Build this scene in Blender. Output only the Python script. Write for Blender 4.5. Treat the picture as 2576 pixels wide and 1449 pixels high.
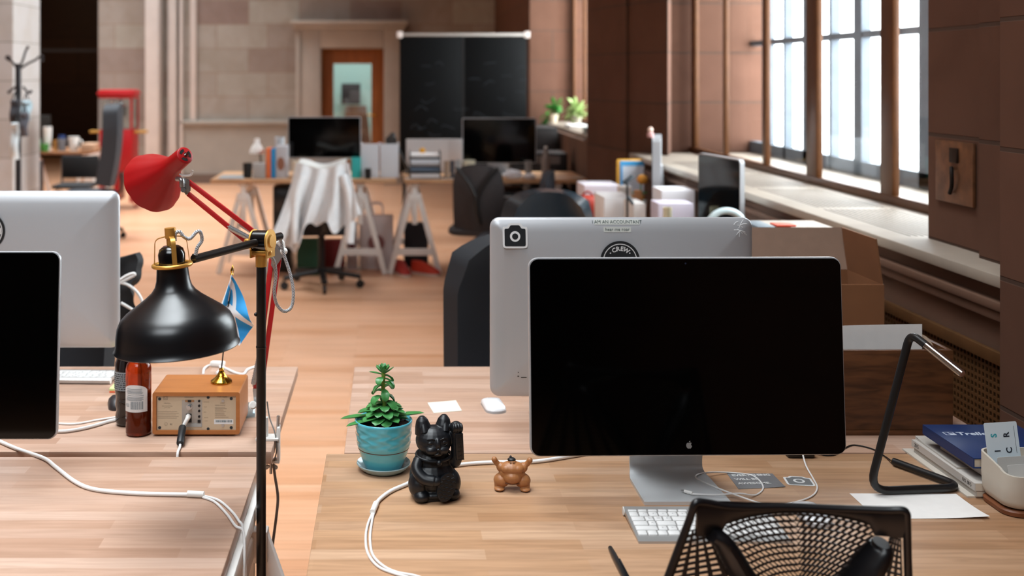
import bpy, bmesh, math, random
from mathutils import Vector, Matrix, Euler
random.seed(7)
for o in list(bpy.data.objects): bpy.data.objects.remove(o, do_unlink=True)
SC = bpy.context.scene
COL = SC.collection
PI = math.pi
# ------------------------------------------------------------------ camera
W, Hh, F, CX, CY, EYE = 2576.0, 1449.0, 2800.0, 980.0, 185.0, 1.6155
cam = bpy.data.cameras.new('camera'); camo = bpy.data.objects.new('camera', cam); COL.objects.link(camo)
cam.sensor_fit = 'HORIZONTAL'; cam.sensor_width = 36.0; cam.lens = F / W * 36.0
cam.shift_x = (W / 2 - CX) / W
cam.shift_y = -(Hh / 2 - CY) / W
cam.clip_start = 0.05; cam.clip_end = 200
camo.location = (0, 0, EYE); camo.rotation_euler = (PI / 2, 0, 0)
cam.dof.use_dof = True; cam.dof.focus_distance = 2.42; cam.dof.aperture_fstop = 3.0
SC.camera = camo
# ------------------------------------------------------------------ world, lights, exposure
SC.view_settings.view_transform = 'Standard'; SC.view_settings.look = 'None'
SC.view_settings.gamma = 1.0; SC.view_settings.use_curve_mapping = False
SC.view_settings.exposure = -0.12
wd = bpy.data.worlds.new('sky'); SC.world = wd; wd.use_nodes = True
wd.node_tree.nodes['Background'].inputs[0].default_value = (0.93, 0.97, 1.0, 1)
wd.node_tree.nodes['Background'].inputs[1].default_value = 9.0
def area(name, loc, rot, sx, sy, power, col, spread=180):
    l = bpy.data.lights.new(name, 'AREA'); l.shape = 'RECTANGLE'; l.size = sx; l.size_y = sy
    l.energy = power; l.color = col; l.spread = math.radians(spread)
    o = bpy.data.objects.new(name, l); COL.objects.link(o); o.location = loc; o.rotation_euler = rot
    return o
area('daylight_window_near', (3.3, 5.6, 2.7), (0, PI / 2, 0), 3.4, 5.2, 820, (0.86, 0.95, 1.0))
area('daylight_window_far', (3.3, 11.0, 2.7), (0, PI / 2, 0), 3.4, 3.2, 850, (0.92, 0.97, 1.0))
area('hall_fill', (-1.6, 2.6, 6.6), (0, 0, 0), 3.4, 5.0, 185, (0.89, 0.96, 1.0), 75)  # unseen fill light added above the near desks
area('hall_fill_behind', (-2.2, -2.6, 6.3), (math.radians(38), 0, math.radians(-12)), 4.5, 3.0, 105, (0.88, 0.95, 1.0), 90)  # unseen fill added behind the camera to lift surfaces facing it
area('hall_fill_far', (-4.2, 12.2, 6.6), (0, 0, 0), 4.0, 7.0, 560, (0.90, 0.96, 1.0), 90)  # unseen overhead fill added to brighten the back of the hall
# ------------------------------------------------------------------ coordinates
def P(px, py, Y): return Vector(((px - CX) * Y / F, Y, EYE - (py - CY) * Y / F))
def D(px, py, z=0.73):
    Y = F * (EYE - z) / (py - CY); return Vector(((px - CX) * Y / F, Y, z))
# ------------------------------------------------------------------ materials
def lin(h):
    h = h.lstrip('#'); c = [int(h[i:i + 2], 16) / 255 for i in (0, 2, 4)]
    return tuple((x / 12.92 if x <= 0.04045 else ((x + 0.055) / 1.055) ** 2.4) for x in c) + (1.0,)
MATS = {}
def mat(h, rough=0.5, metal=0.0, spec=0.5, trans=0.0, coat=0.0, noise=0.0, nscale=40.0, emit=0.0, bump=0.0, sheen=0.0):
    key = (h, rough, metal, spec, trans, coat, noise, nscale, emit, bump)
    if key in MATS: return MATS[key]
    m = bpy.data.materials.new('mat_' + h.strip('#')); m.use_nodes = True
    nt = m.node_tree; b = nt.nodes['Principled BSDF']
    b.inputs['Base Color'].default_value = lin(h); b.inputs['Roughness'].default_value = rough
    b.inputs['Metallic'].default_value = metal; b.inputs['Specular IOR Level'].default_value = spec
    b.inputs['Transmission Weight'].default_value = trans; b.inputs['Coat Weight'].default_value = coat
    if emit:
        b.inputs['Emission Color'].default_value = lin(h); b.inputs['Emission Strength'].default_value = emit
    if noise or bump:
        tc = nt.nodes.new('ShaderNodeTexCoord'); n = nt.nodes.new('ShaderNodeTexNoise')
        n.inputs['Scale'].default_value = nscale; n.inputs['Detail'].default_value = 4
        nt.links.new(tc.outputs['Object'], n.inputs['Vector'])
        if noise:
            mx = nt.nodes.new('ShaderNodeMixRGB'); mx.blend_type = 'MULTIPLY'; mx.inputs[0].default_value = 1.0
            cr = nt.nodes.new('ShaderNodeValToRGB')
            cr.color_ramp.elements[0].position = 0.3; cr.color_ramp.elements[1].position = 0.7
            lo = 1 - noise; cr.color_ramp.elements[0].color = (lo, lo, lo, 1); cr.color_ramp.elements[1].color = (1, 1, 1, 1)
            mx.inputs[1].default_value = lin(h)
            nt.links.new(n.outputs['Fac'], cr.inputs[0]); nt.links.new(cr.outputs[0], mx.inputs[2])
            nt.links.new(mx.outputs[0], b.inputs['Base Color'])
        if bump:
            bp = nt.nodes.new('ShaderNodeBump'); bp.inputs['Strength'].default_value = bump; bp.inputs['Distance'].default_value = 0.002
            nt.links.new(n.outputs['Fac'], bp.inputs['Height']); nt.links.new(bp.outputs[0], b.inputs['Normal'])
    MATS[key] = m
    return m
def blocks(name, cols, bw, rh, axes='XY', off=(0, 0), mortar=0.0, mcol='#000000', rough=0.5, grain=0.25, gs=(3, 60, 60), spec=0.4, bump=0.0, coat=0.0):
    """staves, boards or ashlar: a brick pattern whose bricks vary in colour, with grain"""
    m = bpy.data.materials.new(name); m.use_nodes = True; nt = m.node_tree; N = nt.nodes.new; L = nt.links.new
    b = nt.nodes['Principled BSDF']; b.inputs['Roughness'].default_value = rough; b.inputs['Specular IOR Level'].default_value = spec
    b.inputs['Coat Weight'].default_value = coat
    tc = N('ShaderNodeTexCoord'); sp = N('ShaderNodeSeparateXYZ'); cb = N('ShaderNodeCombineXYZ'); ad = N('ShaderNodeVectorMath'); ad.operation = 'ADD'
    L(tc.outputs['Object'], sp.inputs[0]); L(sp.outputs[axes[0]], cb.inputs[0]); L(sp.outputs[axes[1]], cb.inputs[1])
    ad.inputs[1].default_value = (off[0], off[1], 0); L(cb.outputs[0], ad.inputs[0])
    def brick(c1, c2, w, shift):
        t = N('ShaderNodeTexBrick'); t.offset = 0.37; t.inputs['Scale'].default_value = 1.0
        t.inputs['Brick Width'].default_value = w; t.inputs['Row Height'].default_value = rh
        t.inputs['Mortar Size'].default_value = mortar; t.inputs['Mortar Smooth'].default_value = 0.3
        t.inputs['Color1'].default_value = c1; t.inputs['Color2'].default_value = c2; t.inputs['Bias'].default_value = 0.0
        t.inputs['Mortar'].default_value = lin(mcol)
        if shift:
            a2 = N('ShaderNodeVectorMath'); a2.operation = 'ADD'; a2.inputs[1].default_value = shift; L(ad.outputs[0], a2.inputs[0]); L(a2.outputs[0], t.inputs['Vector'])
        else: L(ad.outputs[0], t.inputs['Vector'])
        return t
    b1 = brick(lin(cols[0]), lin(cols[1]), bw, None)
    b2 = brick((0, 0, 0, 1), (1, 1, 1, 1), bw, (bw * 14, rh * 26, 0)); b2.inputs['Mortar'].default_value = (0.5, 0.5, 0.5, 1)
    mx = N('ShaderNodeMixRGB'); mx.blend_type = 'MIX'; mx.inputs[2].default_value = lin(cols[2])
    ml = N('ShaderNodeMath'); ml.operation = 'MULTIPLY'; ml.inputs[1].default_value = 0.55
    L(b2.outputs['Color'], ml.inputs[0]); L(ml.outputs[0], mx.inputs[0]); L(b1.outputs['Color'], mx.inputs[1])
    mp = N('ShaderNodeMapping'); mp.inputs['Scale'].default_value = gs; L(tc.outputs['Object'], mp.inputs[0])
    n = N('ShaderNodeTexNoise'); n.inputs['Scale'].default_value = 1.0; n.inputs['Detail'].default_value = 5; n.inputs['Distortion'].default_value = 0.6; L(mp.outputs[0], n.inputs['Vector'])
    cr = N('ShaderNodeValToRGB'); lo = 1 - grain
    cr.color_ramp.elements[0].position = 0.32; cr.color_ramp.elements[0].color = (lo, lo * 0.97, lo * 0.93, 1)
    cr.color_ramp.elements[1].position = 0.62; cr.color_ramp.elements[1].color = (1, 1, 1, 1); L(n.outputs['Fac'], cr.inputs[0])
    m2 = N('ShaderNodeMixRGB'); m2.blend_type = 'MULTIPLY'; m2.inputs[0].default_value = 1.0; L(mx.outputs[0], m2.inputs[1]); L(cr.outputs[0], m2.inputs[2])
    m3 = N('ShaderNodeMixRGB'); m3.inputs[2].default_value = lin(mcol); L(b1.outputs['Fac'], m3.inputs[0]); L(m2.outputs[0], m3.inputs[1])
    L(m3.outputs[0], b.inputs['Base Color'])
    if bump:
        bp = N('ShaderNodeBump'); bp.inputs['Strength'].default_value = bump; bp.inputs['Distance'].default_value = 0.01; bp.invert = True
        L(b1.outputs['Fac'], bp.inputs['Height']); L(bp.outputs[0], b.inputs['Normal'])
    return m
def glassy(name, tint=(1, 1, 1, 1), gl=0.06, rough=0.02):
    m = bpy.data.materials.new(name); m.use_nodes = True; nt = m.node_tree; nt.nodes.clear(); N = nt.nodes.new; L = nt.links.new
    o = N('ShaderNodeOutputMaterial'); t = N('ShaderNodeBsdfTransparent'); g = N('ShaderNodeBsdfGlossy'); mx = N('ShaderNodeMixShader')
    t.inputs[0].default_value = tint; g.inputs['Roughness'].default_value = rough; mx.inputs[0].default_value = gl
    L(t.outputs[0], mx.inputs[1]); L(g.outputs[0], mx.inputs[2]); L(mx.outputs[0], o.inputs[0])
    return m
def uvmat(name, fn, rough=0.6):
    """a material whose colour is a two colour pattern in the UV of the mesh: fn builds a 0..1 socket"""
    m = bpy.data.materials.new(name); m.use_nodes = True; nt = m.node_tree; N = nt.nodes.new; L = nt.links.new
    b = nt.nodes['Principled BSDF']; b.inputs['Roughness'].default_value = rough
    uv = N('ShaderNodeUVMap'); uv.uv_map = 'UVMap'; sp = N('ShaderNodeSeparateXYZ'); L(uv.outputs[0], sp.inputs[0])
    def M(op, a, c=None):
        n = N('ShaderNodeMath'); n.operation = op
        for i, x in enumerate((a, c)):
            if x is None: continue
            if isinstance(x, (int, float)): n.inputs[i].default_value = x
            else: L(x, n.inputs[i])
        return n.outputs[0]
    s, c1, c2 = fn(M, sp.outputs[0], sp.outputs[1])
    mx = N('ShaderNodeMixRGB'); mx.inputs[1].default_value = lin(c1); mx.inputs[2].default_value = lin(c2); L(s, mx.inputs[0]); L(mx.outputs[0], b.inputs['Base Color'])
    return m
# ------------------------------------------------------------------ object helpers
def tag(o, label=None, cat=None, group=None, kind=None):
    if label: o['label'] = label
    if cat: o['category'] = cat
    if group: o['group'] = group
    if kind: o['kind'] = kind
    return o
def T(name, label, cat, loc=(0, 0, 0), rz=0.0, group=None):
    o = bpy.data.objects.new(name, None); COL.objects.link(o); o.location = loc; o.rotation_euler = (0, 0, rz)
    o.empty_display_size = 0.05
    return tag(o, label, cat, group)
def wm(o):
    m = Matrix.Identity(4)
    while o is not None:
        m = o.matrix_basis @ m; o = o.parent
    return m
def copy_tree(o, parent=None):
    c = o.copy(); COL.objects.link(c); c.parent = parent
    for ch in [x for x in bpy.data.objects if x.parent == o]: copy_tree(ch, c)
    return c
def spline(pts, k=6, closed=False):
    pts = [Vector(p) for p in pts]; n = len(pts); out = []
    if n < 3: return pts
    rng = n if closed else n - 1
    for i in range(rng):
        p1 = pts[i]; p2 = pts[(i + 1) % n]
        p0 = pts[(i - 1) % n] if (closed or i > 0) else p1 * 2 - p2
        p3 = pts[(i + 2) % n] if (closed or i + 2 < n) else p2 * 2 - p1
        for j in range(k):
            t = j / k
            out.append(0.5 * ((2 * p1) + (p2 - p0) * t + (2 * p0 - 5 * p1 + 4 * p2 - p3) * t * t + (3 * p1 - p0 - 3 * p2 + p3) * t ** 3))
    if not closed: out.append(pts[-1])
    return out
def fillet(pts, r, k=5):
    """polyline with its corners rounded"""
    pts = [Vector(p) for p in pts]; out = [pts[0]]
    for i in range(1, len(pts) - 1):
        a, b, c = pts[i - 1], pts[i], pts[i + 1]
        d = min(r, (a - b).length * 0.45, (c - b).length * 0.45)
        p, q = b + (a - b).normalized() * d, b + (c - b).normalized() * d
        for j in range(k + 1):
            t = j / k; out.append(p * (1 - t) ** 2 + b * 2 * t * (1 - t) + q * t * t)
    out.append(pts[-1]); return out
def rrect(w, h, r, n=6):
    out = []
    for cx, cy, a in ((w / 2 - r, h / 2 - r, 0), (-w / 2 + r, h / 2 - r, 90), (-w / 2 + r, -h / 2 + r, 180), (w / 2 - r, -h / 2 + r, 270)):
        for i in range(n + 1):
            t = math.radians(a + 90 * i / n); out.append((cx + r * math.cos(t), cy + r * math.sin(t)))
    return out
def circ(r, n=24, cx=0, cy=0): return [(cx + r * math.cos(2 * PI * i / n), cy + r * math.sin(2 * PI * i / n)) for i in range(n)]
class MB:
    def __init__(s): s.bm = bmesh.new(); s.M = Matrix.Identity(4); s.uv = None
    def v(s, p): return s.bm.verts.new(s.M @ Vector(p))
    def f(s, vs):
        try: return s.bm.faces.new(vs)
        except ValueError: return None
    def merge(s, bm2, m=None):
        me = bpy.data.meshes.new('t'); bm2.to_mesh(me); bm2.free(); me.transform(s.M @ (m or Matrix.Identity(4))); s.bm.from_mesh(me); bpy.data.meshes.remove(me); return s
    def box(s, c, size, rot=None, bev=0.0, seg=2):
        b = bmesh.new(); bmesh.ops.create_cube(b, size=1.0); bmesh.ops.scale(b, vec=Vector(size), verts=b.verts)
        if bev > 0: bmesh.ops.bevel(b, geom=list(b.edges), offset=min(bev, min(size) * 0.49), segments=seg, profile=0.5, affect='EDGES')
        m = Matrix.Translation(Vector(c))
        if rot is not None: m = m @ (Euler(rot).to_matrix().to_4x4() if not isinstance(rot, Matrix) else rot.to_4x4())
        return s.merge(b, m)
    def bb(s, x0, x1, y0, y1, z0, z1, bev=0.0): return s.box(((x0 + x1) / 2, (y0 + y1) / 2, (z0 + z1) / 2), (abs(x1 - x0), abs(y1 - y0), abs(z1 - z0)), None, bev)
    def bar(s, p0, p1, w, h, bev=0.0, up=(0, 0, 1)):
        p0, p1 = Vector(p0), Vector(p1); d = p1 - p0; z = d.normalized(); u = Vector(up)
        if abs(z.dot(u)) > 0.98: u = Vector((0, 1, 0))
        x = u.cross(z).normalized(); y = z.cross(x); r = Matrix((x, y, z)).transposed()
        return s.box((p0 + p1) / 2, (w, h, d.length), r, bev)
    def cyl(s, p0, p1, r0, r1=None, n=20, caps=True): return s.tube([p0, p1], r0, n, radii=[r0, r0 if r1 is None else r1], caps=caps)
    def tube(s, pts, r, n=8, closed=False, radii=None, caps=True, flat=1.0):
        pts = [Vector(p) for p in pts]; N = len(pts); rings = []; nrm = None; L = 0
        if s.uv is None: s.uv = s.bm.loops.layers.uv.new('UVMap')
        ls = []
        for i, p in enumerate(pts):
            if closed: t = pts[(i + 1) % N] - pts[i - 1]
            else: t = pts[min(i + 1, N - 1)] - pts[max(i - 1, 0)]
            t = t.normalized() if t.length > 1e-9 else Vector((0, 0, 1))
            if nrm is None:
                u = Vector((0, 0, 1)) if abs(t.z) < 0.9 else Vector((1, 0, 0))
                nrm = (u - t * u.dot(t)).normalized()
            else:
                nrm = nrm - t * nrm.dot(t)
                nrm = nrm.normalized() if nrm.length > 1e-6 else t.orthogonal().normalized()
            bn = t.cross(nrm); rr = radii[i] if radii else r
            if i: L += (p - pts[i - 1]).length
            ls.append(L)
            rings.append([s.v(p + nrm * (rr * flat * math.cos(2 * PI * k / n)) + bn * (rr * math.sin(2 * PI * k / n))) for k in range(n)])
        for i in range(N if closed else N - 1):
            a, b = rings[i], rings[(i + 1) % N]; l0 = ls[i]; l1 = ls[i + 1] if i + 1 < N else ls[i] + 0.001
            for k in range(n):
                fc = s.f([a[k], b[k], b[(k + 1) % n], a[(k + 1) % n]])
                if fc:
                    for lp, q in zip(fc.loops, ((k / n, l0), (k / n, l1), ((k + 1) / n, l1), ((k + 1) / n, l0))): lp[s.uv].uv = q
        if caps and not closed: s.f(list(rings[0])); s.f(list(reversed(rings[-1])))
        return s
    def lathe(s, prof, c=(0, 0, 0), n=32, axis=None, rfn=None):
        m = Matrix.Translation(Vector(c))
        if axis is not None: m = m @ Vector((0, 0, 1)).rotation_difference(Vector(axis)).to_matrix().to_4x4()
        rings = []
        for j, (r, z) in enumerate(prof):
            if r < 1e-6: rings.append([s.v(m @ Vector((0, 0, z)))])
            else: rings.append([s.v(m @ Vector(((r + (rfn(j, 2 * PI * k / n) if rfn else 0)) * math.cos(2 * PI * k / n), (r + (rfn(j, 2 * PI * k / n) if rfn else 0)) * math.sin(2 * PI * k / n), z))) for k in range(n)])
        for a, b in zip(rings, rings[1:]):
            if len(a) == 1 and len(b) == 1: continue
            for k in range(n):
                k2 = (k + 1) % n
                if len(a) == 1: s.f([a[0], b[k2], b[k]])
                elif len(b) == 1: s.f([a[k], a[k2], b[0]])
                else: s.f([a[k], a[k2], b[k2], b[k]])
        return s
    def ell(s, c, r, rot=None, n=20):
        b = bmesh.new(); bmesh.ops.create_uvsphere(b, u_segments=n, v_segments=max(8, n * 2 // 3), radius=1.0)
        m = Matrix.Translation(Vector(c)) @ (Euler(rot).to_matrix().to_4x4() if rot else Matrix.Identity(4)) @ Matrix.Diagonal(Vector(r if hasattr(r, '__len__') else (r, r, r)).to_4d())
        return s.merge(b, m)
    def loft(s, rings, cap0=True, cap1=True, closed=True):
        R = [[s.v(p) for p in ring] for ring in rings]
        for a, b in zip(R, R[1:]):
            n = len(a)
            for k in range(n if closed else n - 1): s.f([a[k], a[(k + 1) % n], b[(k + 1) % n], b[k]])
        if cap0: s.f(list(reversed(R[0])))
        if cap1: s.f(R[-1])
        return s
    def slab(s, pts, a0, a1, plane='XY'):
        """prism of a 2D outline: XY extrudes along z, XZ along y, YZ along x"""
        q = {'XY': lambda p, a: (p[0], p[1], a), 'XZ': lambda p, a: (p[0], a, p[1]), 'YZ': lambda p, a: (a, p[0], p[1])}[plane]
        return s.loft([[q(p, a0) for p in pts], [q(p, a1) for p in pts]])
    def sheet(s, fn, nu, nv, thick=0.0, keep=None):
        uvl = s.uv or s.bm.loops.layers.uv.new('UVMap'); s.uv = uvl
        g = [[s.v(fn(i / nu, j / nv)) for j in range(nv + 1)] for i in range(nu + 1)]; fs = []
        for i in range(nu):
            for j in range(nv):
                if keep and not keep((i + 0.5) / nu, (j + 0.5) / nv): continue
                fc = s.f([g[i][j], g[i + 1][j], g[i + 1][j + 1], g[i][j + 1]])
                if fc:
                    fs.append(fc)
                    for lp, (a, b) in zip(fc.loops, ((i, j), (i + 1, j), (i + 1, j + 1), (i, j + 1))): lp[uvl].uv = (a / nu, b / nv)
        if thick:
            bmesh.ops.recalc_face_normals(s.bm, faces=fs)
            bmesh.ops.solidify(s.bm, geom=fs, thickness=thick)
        return s
    def build(s, name, m, parent=None, smooth=True, ang=38, world=False, remesh=0.0, sm=0, nofix=False):
        me = bpy.data.meshes.new(name)
        if not nofix: bmesh.ops.recalc_face_normals(s.bm, faces=s.bm.faces)
        s.bm.to_mesh(me); s.bm.free()
        for mm in (m if isinstance(m, (list, tuple)) else [m]): me.materials.append(mm)
        o = bpy.data.objects.new(name, me); COL.objects.link(o)
        if remesh:
            r = o.modifiers.new('r', 'REMESH'); r.mode = 'VOXEL'; r.voxel_size = remesh
            if sm: q = o.modifiers.new('s', 'SMOOTH'); q.iterations = sm; q.factor = 0.5
            dg = bpy.context.evaluated_depsgraph_get(); me2 = bpy.data.meshes.new_from_object(o.evaluated_get(dg))
            o.modifiers.clear(); o.data = me2; bpy.data.meshes.remove(me); me = me2
            ang = 180
        if parent is not None:
            o.parent = parent
            if world: me.transform(wm(parent).inverted())
        if smooth:
            me.polygons.foreach_set('use_smooth', [True] * len(me.polygons))
            if ang < 179: me.set_sharp_from_angle(angle=math.radians(ang))
        me.update()
        return o
def tbm(txt, size, ext=0.0004, bold=0.0, align='CENTER', sx=1.0):
    cu = bpy.data.curves.new('t', 'FONT'); cu.body = txt; cu.size = size; cu.extrude = ext; cu.offset = bold; cu.align_x = align; cu.align_y = 'CENTER'; cu.resolution_u = 2
    o = bpy.data.objects.new('t', cu); COL.objects.link(o); dg = bpy.context.evaluated_depsgraph_get()
    me = bpy.data.meshes.new_from_object(o.evaluated_get(dg)); bpy.data.objects.remove(o); bpy.data.curves.remove(cu)
    b = bmesh.new(); b.from_mesh(me); bpy.data.meshes.remove(me)
    if sx != 1: bmesh.ops.scale(b, vec=Vector((sx, 1, 1)), verts=b.verts)
    return b
def FR(origin, x, y):
    """frame with the text plane's x and y axes"""
    x = Vector(x).normalized(); y = Vector(y).normalized(); z = x.cross(y)
    m = Matrix((x, y, z)).transposed().to_4x4(); m.translation = Vector(origin); return m
# ------------------------------------------------------------------ palette
WHITE = mat('#e8e6e2', 0.5); OFFW = mat('#d8d3ca', 0.6); PAPER = mat('#ece8e4', 0.8, noise=0.04); BLACK = mat('#0b0b0c', 0.45); SOFTBLK = mat('#111114', 0.75, noise=0.3, nscale=300)
ALU = mat('#b6b7ba', 0.40, metal=0.38); ALUD = mat('#8e8c8a', 0.35, metal=0.8); CHROME = mat('#d0d0d0', 0.12, metal=1.0); STEEL = mat('#b4b4b4', 0.3, metal=0.85)
SCREEN = mat('#020202', 0.07, spec=0.35); GOLD = mat('#dba552', 0.36, metal=0.7); BRASS = mat('#d9a63a', 0.15, metal=1.0)
CABLE = mat('#e4e2e0', 0.45); GREYC = mat('#77736e', 0.5); RED = mat('#c4101a', 0.32, coat=0.3); DKMET = mat('#141416', 0.32, metal=0.4)
PAINTW = mat('#f1eeea', 0.55)
DESK = blocks('butcher_block_beech', ('#bf9c87', '#a8826b', '#ccb0a0'), 0.42, 0.043, 'XY', (3.1, 2.0), mortar=0.0, mcol='#8a5f42', rough=0.42, grain=0.16, gs=(5, 70, 70))
DESKN = blocks('butcher_block_oiled', ('#c09672', '#a67a56', '#cdab90'), 0.5, 0.043, 'XY', (5.3, 2.0), mortar=0.0, mcol='#7a4f32', rough=0.4, grain=0.24, gs=(5, 70, 70))
FLOOR = blocks('beech_strip_floor', ('#dca784', '#cc936c', '#e3b596'), 1.1, 0.075, 'XY', (20, 20), mortar=0.0006, mcol='#8a5a30', rough=0.32, grain=0.15, gs=(2, 30, 30))
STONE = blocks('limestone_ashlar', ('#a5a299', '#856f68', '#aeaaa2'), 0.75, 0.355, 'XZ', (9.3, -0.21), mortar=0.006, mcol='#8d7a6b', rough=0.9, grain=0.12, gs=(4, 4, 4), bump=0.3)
STONEX_SHADED = blocks('limestone_ashlar_side_shaded', ('#60402f', '#533527', '#694737'), 3.2, 0.335, 'YZ', (10.2, -0.08), mortar=0.007, mcol='#4a362b', rough=0.9, grain=0.15, gs=(4, 4, 4), bump=0.5)  # back wall's limestone with the backlit wall's shade put into its colour
STONEF_SHADED = blocks('limestone_ashlar_pier_shaded', ('#60402f', '#533527', '#694737'), 1.9, 0.335, 'XZ', (9.6, -0.08), mortar=0.007, mcol='#4a362b', rough=0.9, grain=0.15, gs=(4, 4, 4), bump=0.5)  # same limestone, darkened in colour for the shade on the piers
SILLM = mat('#a5988a', 0.55, noise=0.12, nscale=6)
BRONZE = mat('#5f3818', 0.38, metal=0.35, noise=0.25, nscale=14)
SLATE = mat('#5d6670', 0.6, noise=0.2, nscale=12)
GRILLE = mat('#6d4a2a', 0.5, metal=0.4, noise=0.2, nscale=20)
OAK = blocks('oak_door', ('#a5632f', '#96572a', '#b06c36'), 2.0, 0.4, 'XZ', (4, 4), rough=0.45, grain=0.25, gs=(30, 30, 2))
DARKWOOD = blocks('dark_wood_panels', ('#3a2212', '#2c190d', '#452a17'), 1.2, 0.9, 'XZ', (8, 4), mortar=0.008, mcol='#120a05', rough=0.6, grain=0.3, gs=(6, 6, 30))
GLASS = glassy('window_glass', (0.96, 0.97, 0.97, 1), 0.07)
# ------------------------------------------------------------------ the setting
def S(name, mb, m, parent=None, **k):
    o = mb.build(name, m, parent, **k)
    if parent is None: o['kind'] = 'structure'
    return o
S('floor', MB().bb(-9, 2.4, -5, 22, -0.12, 0), FLOOR, smooth=False)
S('ceiling', MB().bb(-9.2, 3.0, -5.2, 22.2, 7.0, 7.2), mat('#b8a594', 0.9), smooth=False)
S('wall_left', MB().bb(-9.2, -9.0, -5, 22, 0, 7), mat('#9c8676', 0.9, noise=0.1, nscale=2), smooth=False)
S('wall_front', MB().bb(-9, 2.4, -5.2, -5.0, 0, 7), mat('#4d3a2e', 0.9, noise=0.1, nscale=2), smooth=False)
# back wall with the door opening and the wide dark opening on the left
YB = 16.4
w = MB()
w.bb(-4.29, -1.0, YB, YB + 0.6, 0, 7.0); w.bb(-1.0, -0.085, YB, YB + 0.6, 1.985, 7.0); w.bb(-0.085, 1.85, YB, YB + 0.6, 0, 7.0)
w.bb(-9, -4.29, YB, YB + 0.6, 5.2, 7.0); w.bb(-9, -6.4, YB, YB + 0.6, 0, 5.2)
S('wall_back', w, STONE, smooth=False)
S('wall_annex', MB().bb(-9, -2.6, 21.6, 21.8, 0, 7).bb(-2.8, -2.6, 17.0, 21.6, 0, 7), DARKWOOD, smooth=False)
S('ceiling_annex', MB().bb(-9, -2.6, 17.0, 21.8, 4.0, 4.2), mat('#1c120b', 0.9), smooth=False)
S('trim_1', MB().bb(-6.4, -4.29, 17.4, 17.5, 1.955, 2.0), mat('#0c0705', 0.6), smooth=False)
# pilasters and chair rail on the back wall
LITST = mat('#d8d2ce', 0.9, noise=0.08, nscale=5)  # window light caught by the pilasters is put into this paler stone
S('trim_2', MB().bb(-3.53, -3.33, YB - 0.34, YB, 0, 7, 0.01), LITST)
S('trim_3', MB().bb(-3.24, -3.12, YB - 0.14, YB, 0, 7, 0.01).bb(-3.08, -3.03, YB - 0.1, YB, 0, 7, 0.01), LITST)
S('trim_4', MB().bb(-2.93, -2.84, YB - 0.06, YB, 0.93, 7, 0.01), LITST)
S('trim_5', MB().bb(-3.1, -1.4, YB - 0.10, YB, 0.86, 0.93, 0.02).bb(-3.1, -1.4, YB - 0.05, YB, 0, 0.86), mat('#a39c93', 0.9, noise=0.1, nscale=4))
S('baseboard_back', MB().bb(-3.1, -1.4, YB - 0.08, YB - 0.05, 0, 0.14), mat('#6c5a50', 0.7))
# stone door surround
d = MB()
d.bb(-1.36, -1.0, YB - 0.22, YB, 0, 2.26, 0.015).bb(-0.085, 0.2, YB - 0.22, YB, 0, 2.26, 0.015).bb(-1.0, -0.085, YB - 0.22, YB, 1.985, 2.26, 0.015)
d.bb(-1.40, 0.24, YB - 0.30, YB, 2.26, 2.32, 0.02).bb(-1.43, 0.27, YB - 0.36, YB, 2.32, 2.385, 0.02).bb(-1.36, -1.30, YB - 0.25, YB, 0, 2.24, 0.01)
S('trim_6', d, mat('#b3aaa0', 0.9, noise=0.1, nscale=4))
dr = T('door_1', None, None, (-0.54, YB + 0.1, 0)); dr['kind'] = 'structure'
del dr['kind']; dr['kind'] = 'structure'
MB().bb(-0.46, -0.29, -0.03, 0.03, 0.0, 1.98, 0.004).bb(0.27, 0.455, -0.03, 0.03, 0.0, 1.98, 0.004).bb(-0.29, 0.27, -0.03, 0.03, 1.76, 1.98, 0.004).bb(-0.29, 0.27, -0.03, 0.03, 0, 0.35, 0.004).build('door_frame', OAK, dr)
MB().bb(-0.29, 0.27, -0.006, 0.006, 0.35, 1.76).build('door_glass', GLASS, dr, smooth=False)
MB().cyl((0.33, -0.03, 1.0), (0.33, -0.08, 1.0), 0.012).cyl((0.33, -0.08, 1.0), (0.22, -0.08, 1.0), 0.011).build('door_handle', BRASS, dr)
# room seen through the door glass
bkr = mat('#a5c0bd', 0.9)
S('wall_back_room', MB().bb(-2.4, 1.85, 20.4, 20.5, 0, 3.2).bb(-2.5, -2.4, 17, 20.5, 0, 3.2).bb(1.75, 1.85, 17, 20.5, 0, 3.2).bb(-2.4, 1.85, 17, 20.5, 3.2, 3.3), bkr, smooth=False)
area('annex_fill', (-6.0, 19.5, 3.9), (0, 0, 0), 0.6, 0.6, 14, (1.0, 0.75, 0.5))  # faint unseen light added to lift the dark annex
area('back_room_fill', (-0.6, 18.6, 3.15), (0, 0, 0), 1.5, 1.5, 110, (0.95, 1.0, 0.97))  # unseen light added to brighten the room behind the door glass
# free standing stone column at far left
S('wall_pier_left', MB().bb(-4.4, -3.52, 10.4, 11.2, 0, 7.0), blocks('limestone_column', ('#bcb8b6', '#b0aaa6', '#c6c4c4'), 3.0, 0.362, 'XZ', (9, -0.1), mortar=0.005, mcol='#8d867f', rough=0.9, grain=0.08, gs=(4, 4, 4), bump=0.3), smooth=False)
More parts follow.
